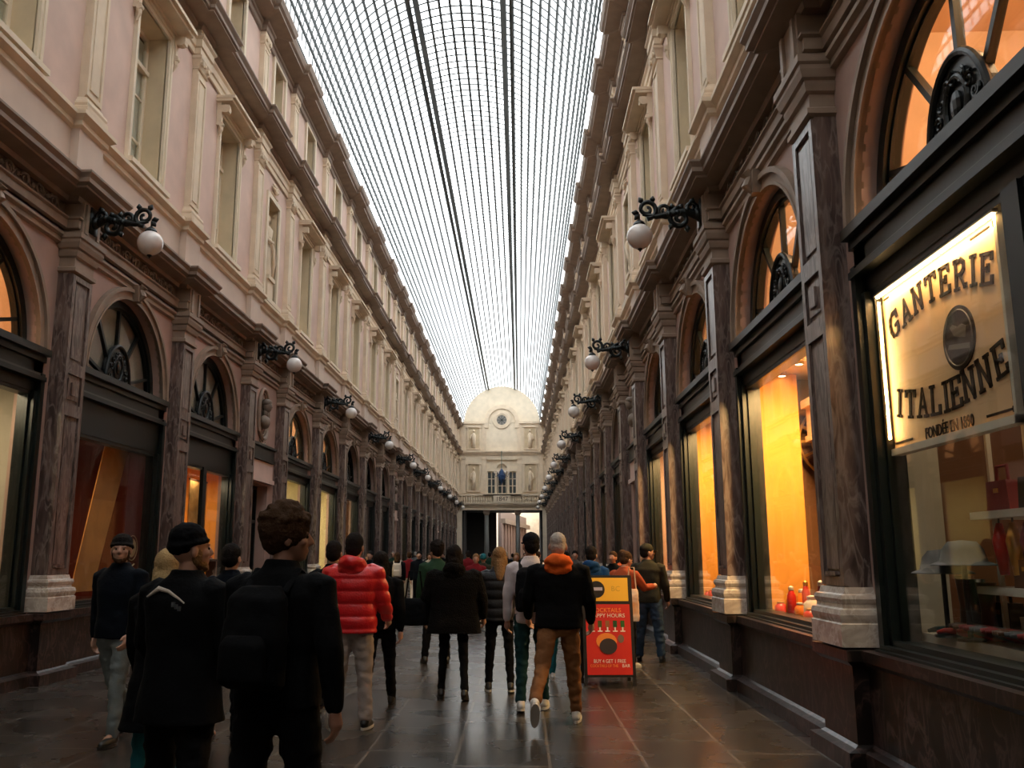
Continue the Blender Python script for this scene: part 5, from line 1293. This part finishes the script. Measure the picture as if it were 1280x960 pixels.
person('person', 'dark-clothed person hidden behind the red puffer jacket', (-1.52, 9.6), 4, 1.66, legs=W2, top=('jacket', C_black), bottom=(C_dark, 1.0), hair=('bob', H_black))
person('person', 'woman in a long furry black coat and black leggings with a handbag', (-.76, 10.2), 2, 1.74, legs=((5, 3, .07), (-5, 6, .05)), arms=((4, 16, 22), (4, 16, 26)),
       top=('parka', C_fur), bottom=(C_dark, .80), hair=('bob', H_black), girth=1.62, hood=C_fur)
person('person', 'light-brown-haired woman in a black quilted jacket and black trousers', (-.25, 10.8), 3, 1.72, legs=((2, 2, .06), (-4, 6, .05)), arms=((16, 12, 45), (16, 12, 45)),
       top=('puffer', C_puff), bottom=(C_dark, .88), shoes=(S_dark, S_sole), hair=('long', H_lbrown), girth=.98)
person('person', 'man in a white shirt and dark cap with a dark satchel on his back', (.12, 9.5), -4, 1.86, legs=((-4, 8, .02), (8, 4, .03)), arms=((4, 10, 10), (4, 10, 20)),
       top=('shirt', C_white), bottom=(C_teal, .95), shoes=(S_white, S_sole), hair=('short', H_black), sk=skin2, girth=1.0, head=(20, 0), extras=(('cap', C_navy), ('backpack', C_dark)))
person('person', 'grey-haired man in a black jacket with orange hood and brown trousers', (.38, 8.75), -3, 1.85, legs=((-22, 30, .16), (13, 4, .07)), arms=((8, 14, 38), (4, 14, 30)),
       top=('jacket', C_black), bottom=(C_brown, 1.02), shoes=(S_white, S_sole), hair=('crop', H_grey), hood=C_orange, girth=1.3)
person('person', 'child-sized person in teal trousers glimpsed between the two walking men', (.52, 11.6), 0, 1.45, legs=W1, top=('jacket', C_navy), bottom=(C_teal2, 1.0), shoes=(S_white, S_sole), hair=('short', H_black))
person('person', 'person in a cobalt blue jacket with a pale strap, behind the red sign', (1.05, 13.0), -10, 1.75, legs=ST, top=('jacket', C_cobalt), bottom=(C_dark, 1.0), hair=('short', H_black), hood=C_cobalt)
person('person', 'person in a rust jacket bending beside the sign, holding an orange bag', (1.55, 13.2), -40, 1.68, legs=ST, arms=((30, 14, 60), (40, 14, 55)), top=('jacket', C_rust), bottom=(C_dark, 1.0), shoes=(S_white, S_sole), hair=('short', H_brown), head=(-10, -20))
person('person', 'man in a dark flat cap, olive jacket and blue jeans by the window', (2.0, 13.9), -14, 1.80, legs=((2, 2, .1), (-2, 3, .1)), arms=((22, 12, 62), (6, 12, 20)), top=('jacket', C_olive), bottom=(C_blue, 1.18), hair=('short', H_black), head=(-58, 0), extras=(('cap', C_olive),), girth=1.1)
person('person', 'dark figure with black hair left of the furry black coat', (-1.28, 13.5), 15, 1.82, legs=ST, top=('jacket', C_green), bottom=(C_dark, 1.0), hair=('curly', H_black), head=(20, 0))

# handbag of the coat woman, orange bag
def carry(name, label, cat, loc, w_, h_, d_, m_, strap=.3):
    r = empty(name, (*PM(loc[0], loc[1]), loc[2])); b = MB(); rings(b, [(0, 0, 0, w_ * .45, d_ * .5), (0, 0, .03, w_ * .5, d_ * .55), (0, 0, h_ * .8, w_ * .46, d_ * .45), (0, 0, h_, w_ * .40, d_ * .2)], 18); attach('bag_body', fuse(b, .012, wrinkle=.006, wscale=12), m_, r)
    b = MB(); b.tube([(-w_ * .3, 0, h_ * .95), (-w_ * .18, 0, h_ + strap), (w_ * .18, 0, h_ + strap), (w_ * .3, 0, h_ * .95)], .010, 8); b.build('strap', m_, r); return tag(r, label, cat)
carry('handbag', 'large black handbag hanging at the furry-coated woman\'s left side', 'handbag', (-1.22, 10.2, .80), .34, .30, .16, C_black)
carry('shopping_bag', 'orange and cream bag behind the right edge of the red sign', 'bag', (1.62, 12.9, .66), .20, .45, .14, mat('orange_bag', (.75, .33, .12), .6, col2=(.7, .6, .5), nscale=6))

# ---- the distant crowd
def far(name, label, px, Y, heading, H, top, bottom, hair, legs=W1, shoes=(S_dark, None), **k):
    X = (px - 649) / 1100.0 * (Y + .3); return person(name, label, (X, Y), heading, H, legs=legs, top=top, bottom=bottom, shoes=shoes, hair=hair, low=True, group='distant crowd', **k)
far('person', 'distant person with a large pale backpack, dark legs', 497, 27.5, 5, 1.72, ('jacket', C_dark), (C_dark, .9), ('bob', H_brown), shoes=(S_white, None), extras=(('backpack', C_cream),))
far('person', 'distant person in dark jacket right beside the red puffer shoulder', 463, 23.5, 170, 1.74, ('jacket', C_navy), (C_dark, 1), ('short', H_black))
far('person', 'distant person with orange hair and wine-red front', 481, 28, 175, 1.70, ('jacket', C_wine), (C_navy, 1), ('bob', H_lbrown), shoes=(S_white, None))
far('person', 'distant person in a wine-red top walking ahead of the pale backpack', 512, 29.5, 0, 1.74, ('jacket', C_wine), (C_cream, .9), ('short', H_brown), shoes=(S_white, None))
far('person', 'distant person in dark jacket with a light shirt front', 524, 27, 185, 1.75, ('jacket', C_navy), (C_dark, 1), ('short', H_black))
far('person', 'distant person in a cream coat left of the furry-coated woman', 537, 33, 180, 1.70, ('coat', C_cream), (C_dark, 1), ('long', H_brown))
far('person', 'distant white-haired person between pale backpack and shop windows', 491, 36, 178, 1.78, ('jacket', C_green), (C_dark, 1), ('crop', H_grey))
far('person', 'distant bare-faced person facing the viewer beside a teal hat', 595, 21, 180, 1.66, ('jacket', C_wine), (C_dark, 1), ('short', H_lbrown))
far('person', 'distant person in a bright teal beanie', 604, 23, 5, 1.66, ('jacket', C_olive), (C_dark, 1), ('beanie', C_teal2))
far('person', 'distant person in a yellowish coat near the white shirt', 645, 26, 175, 1.70, ('coat', cloth('ochre_cloth', (.22, .15, .05))), (C_dark, 1), ('bob', H_lbrown))
far('person', 'distant red-faced person right of the cobalt jacket', 763, 17.5, 150, 1.70, ('jacket', C_dark), (C_dark, 1), ('short', H_brown))
far('person', 'distant person in a patterned rust top right of the sign', 775, 18.5, 200, 1.74, ('jacket', C_rust), (C_dark, 1), ('long', H_brown))
rnd = random.Random(11)
protos = [o for o in bpy.data.objects if o.get('group') == 'distant crowd']
cl_ = [(C_black, 'black'), (C_navy, 'navy'), (C_grey, 'grey'), (C_olive, 'olive'), (C_wine, 'wine-red'), (C_green, 'dark green')]
spots = [(552, 38), (560, 46), (569, 40), (577, 52), (585, 30), (612, 40), (618, 55), (632, 33), (640, 48), (655, 60), (663, 44), (672, 30), (706, 22), (716, 31), (725, 24), (733, 38), (741, 19), (444, 30), (470, 44), (508, 50), (519, 41), (532, 60), (628, 66), (600, 62), (563, 25)]
for i, (px, Y) in enumerate(spots):
    src = protos[rnd.choice((1, 2, 3, 4, 6, 9))]; c = copy_tree(src); c.location = (*PM(max(-5.2, min(1.5, (px - 649) / 1100 * (Y + .3))), Y), 0); c.rotation_euler = (0, 0, R(rnd.choice((0, 180)) + rnd.uniform(-20, 20))); k = src.scale[0] * rnd.uniform(.95, 1.03); c.scale = (k, k, k)
    m_, nm = cl_[i % len(cl_)]
    for ch in c.children:
        if ch.name.split('.')[0] in ('jacket', 'coat'): ch.material_slots[0].link = 'OBJECT'; ch.material_slots[0].material = m_
    near = sorted(spots, key=lambda q: q[1]).index((px, Y))
    place_ = 'left of the middle' if px < 590 else ('around the middle' if px < 665 else 'right of the middle')
    tag(c, 'distant walker in %s clothing %s, %s nearest of the scattered walkers' % (nm, place_, ORD[near]), 'person', 'distant crowd')

# ------------------------------------------------------------------ the sandwich board
r = empty('pavement_sign', (*PM(1.12, 11.42), 0), R(3)); tilt = R(8)
blackf = mat('black_frame', (.012, .010, .010), .4); redp = mat('red_poster', (.50, .010, .012), .45, col2=(.62, .03, .01), nscale=2); yel = mat('yellow_poster', (.80, .44, .03), .5)
def onface(name, mbf, m_, par=None, y=-.018):
    b = MB(); mbf(b); b.v = [(x, yy * math.cos(tilt) + z * math.sin(tilt) * 1.0 - .10, z * math.cos(tilt) - yy * math.sin(tilt)) for x, yy, z in b.v]; return b.build(name, m_, par or r)
onface('front_leaf', lambda b: (b.box(-.32, .32, 0, .03, .10, 1.34), b.box(-.32, -.28, 0, .03, 0, .12), b.box(.28, .32, 0, .03, 0, .12)), blackf)
b = MB(); b.box(-.32, .32, 0, .03, .10, 1.34); b.box(-.32, -.28, 0, .03, 0, .12); b.box(.28, .32, 0, .03, 0, .12); b.v = [(x, yy - z * math.sin(tilt) + .34, z * math.cos(tilt)) for x, yy, z in b.v]; b.build('rear_leaf', blackf, r)
onface('poster', lambda b: b.box(-.28, .28, -.004, 0, .13, .98), redp)
onface('header_panel', lambda b: b.box(-.27, .27, -.004, 0, 1.02, 1.31), yel)
onface('round_badge', lambda b: b.lathe([(.001, -.008), (.105, -.008), (.105, -.003), (.001, -.003)], (-.13, 0, 1.165), 28, axis='y'), blackf)
onface('badge_band', lambda b: b.box(-.20, -.055, -.013, -.009, 1.15, 1.19), mat('pale_violet', (.45, .42, .55), .5))
wht = mat('white_print', (.75, .68, .62), .6); orp = mat('orange_print_ink', (.85, .28, .05), .6)
def stext(body, size, m_, x, z, sx=1.0):
    yy = -.006; t = text(body, size, m_, r, (x, yy * math.cos(tilt) + z * math.sin(tilt) - .10, z * math.cos(tilt) - yy * math.sin(tilt)), (math.pi / 2 - tilt, 0, 0), sx, name='poster_text', ext=.001); return t
stext('COCKTAILS', .075, orp, -.02, .905, .95); stext('HAPPY HOURS', .068, wht, -.01, .84, 1.0)
stext('BUY 4 GET 1 FREE', .062, wht, -.0, .29, .82); stext('COCKTAILS OF THE', .048, orp, -.07, .235, .80); stext('BAR', .055, wht, .20, .235, 1.0)
stext('B', .09, mat('ochre_ink', (.55, .32, .03), .6), .08, 1.17, 1); stext('C', .09, MATS['ochre_ink'], .14, 1.17, 1)
glg = [mat('drink_%d' % i, c, .2) for i, c in enumerate(((.05, .12, .03), (.10, .10, .03), (.30, .12, .05), (.04, .09, .04)))]
for i in range(5):
    x = -.2 + .095 * i
    onface('glass_picture', lambda b: (b.box(x - .025, x + .025, -.007, -.004, .70, .78),), glg[i % 4]); onface('glass_foot_picture', lambda b: (b.box(x - .008, x + .008, -.007, -.004, .655, .70), b.box(x - .03, x + .03, -.007, -.004, .645, .658)), wht)
pic = lambda pts, m_, nm: onface(nm, lambda b: b.add([(x, -.008, z) for x, z in pts] + [(x, -.004, z) for x, z in pts], [tuple(range(len(pts))), tuple(range(2 * len(pts) - 1, len(pts) - 1, -1))] + [(k, (k + 1) % len(pts), (k + 1) % len(pts) + len(pts), k + len(pts)) for k in range(len(pts))]), m_)
cir = lambda cx, cz, rx, rz, n=18: [(cx + rx * math.cos(2 * math.pi * k / n), cz + rz * math.sin(2 * math.pi * k / n)) for k in range(n)]
pic(cir(-.03, .53, .13, .10), mat('amber_print', (.75, .22, .03), .5), 'food_picture'); 
b_pts = cir(-.01, .47, .11, .095)
onface('dish_picture', lambda b: b.add([(x, -.012, z) for x, z in b_pts] + [(x, -.009, z) for x, z in b_pts], [tuple(range(18)), tuple(range(35, 17, -1))] + [(k, (k + 1) % 18, (k + 1) % 18 + 18, k + 18) for k in range(18)]), mat('dark_print', (.03, .02, .02), .5))
pic(cir(.15, .56, .04, .05), mat('grey_print', (.18, .10, .07), .6), 'fruit_picture')
tag(r, 'red and yellow folding sandwich board standing on the floor', 'sign')
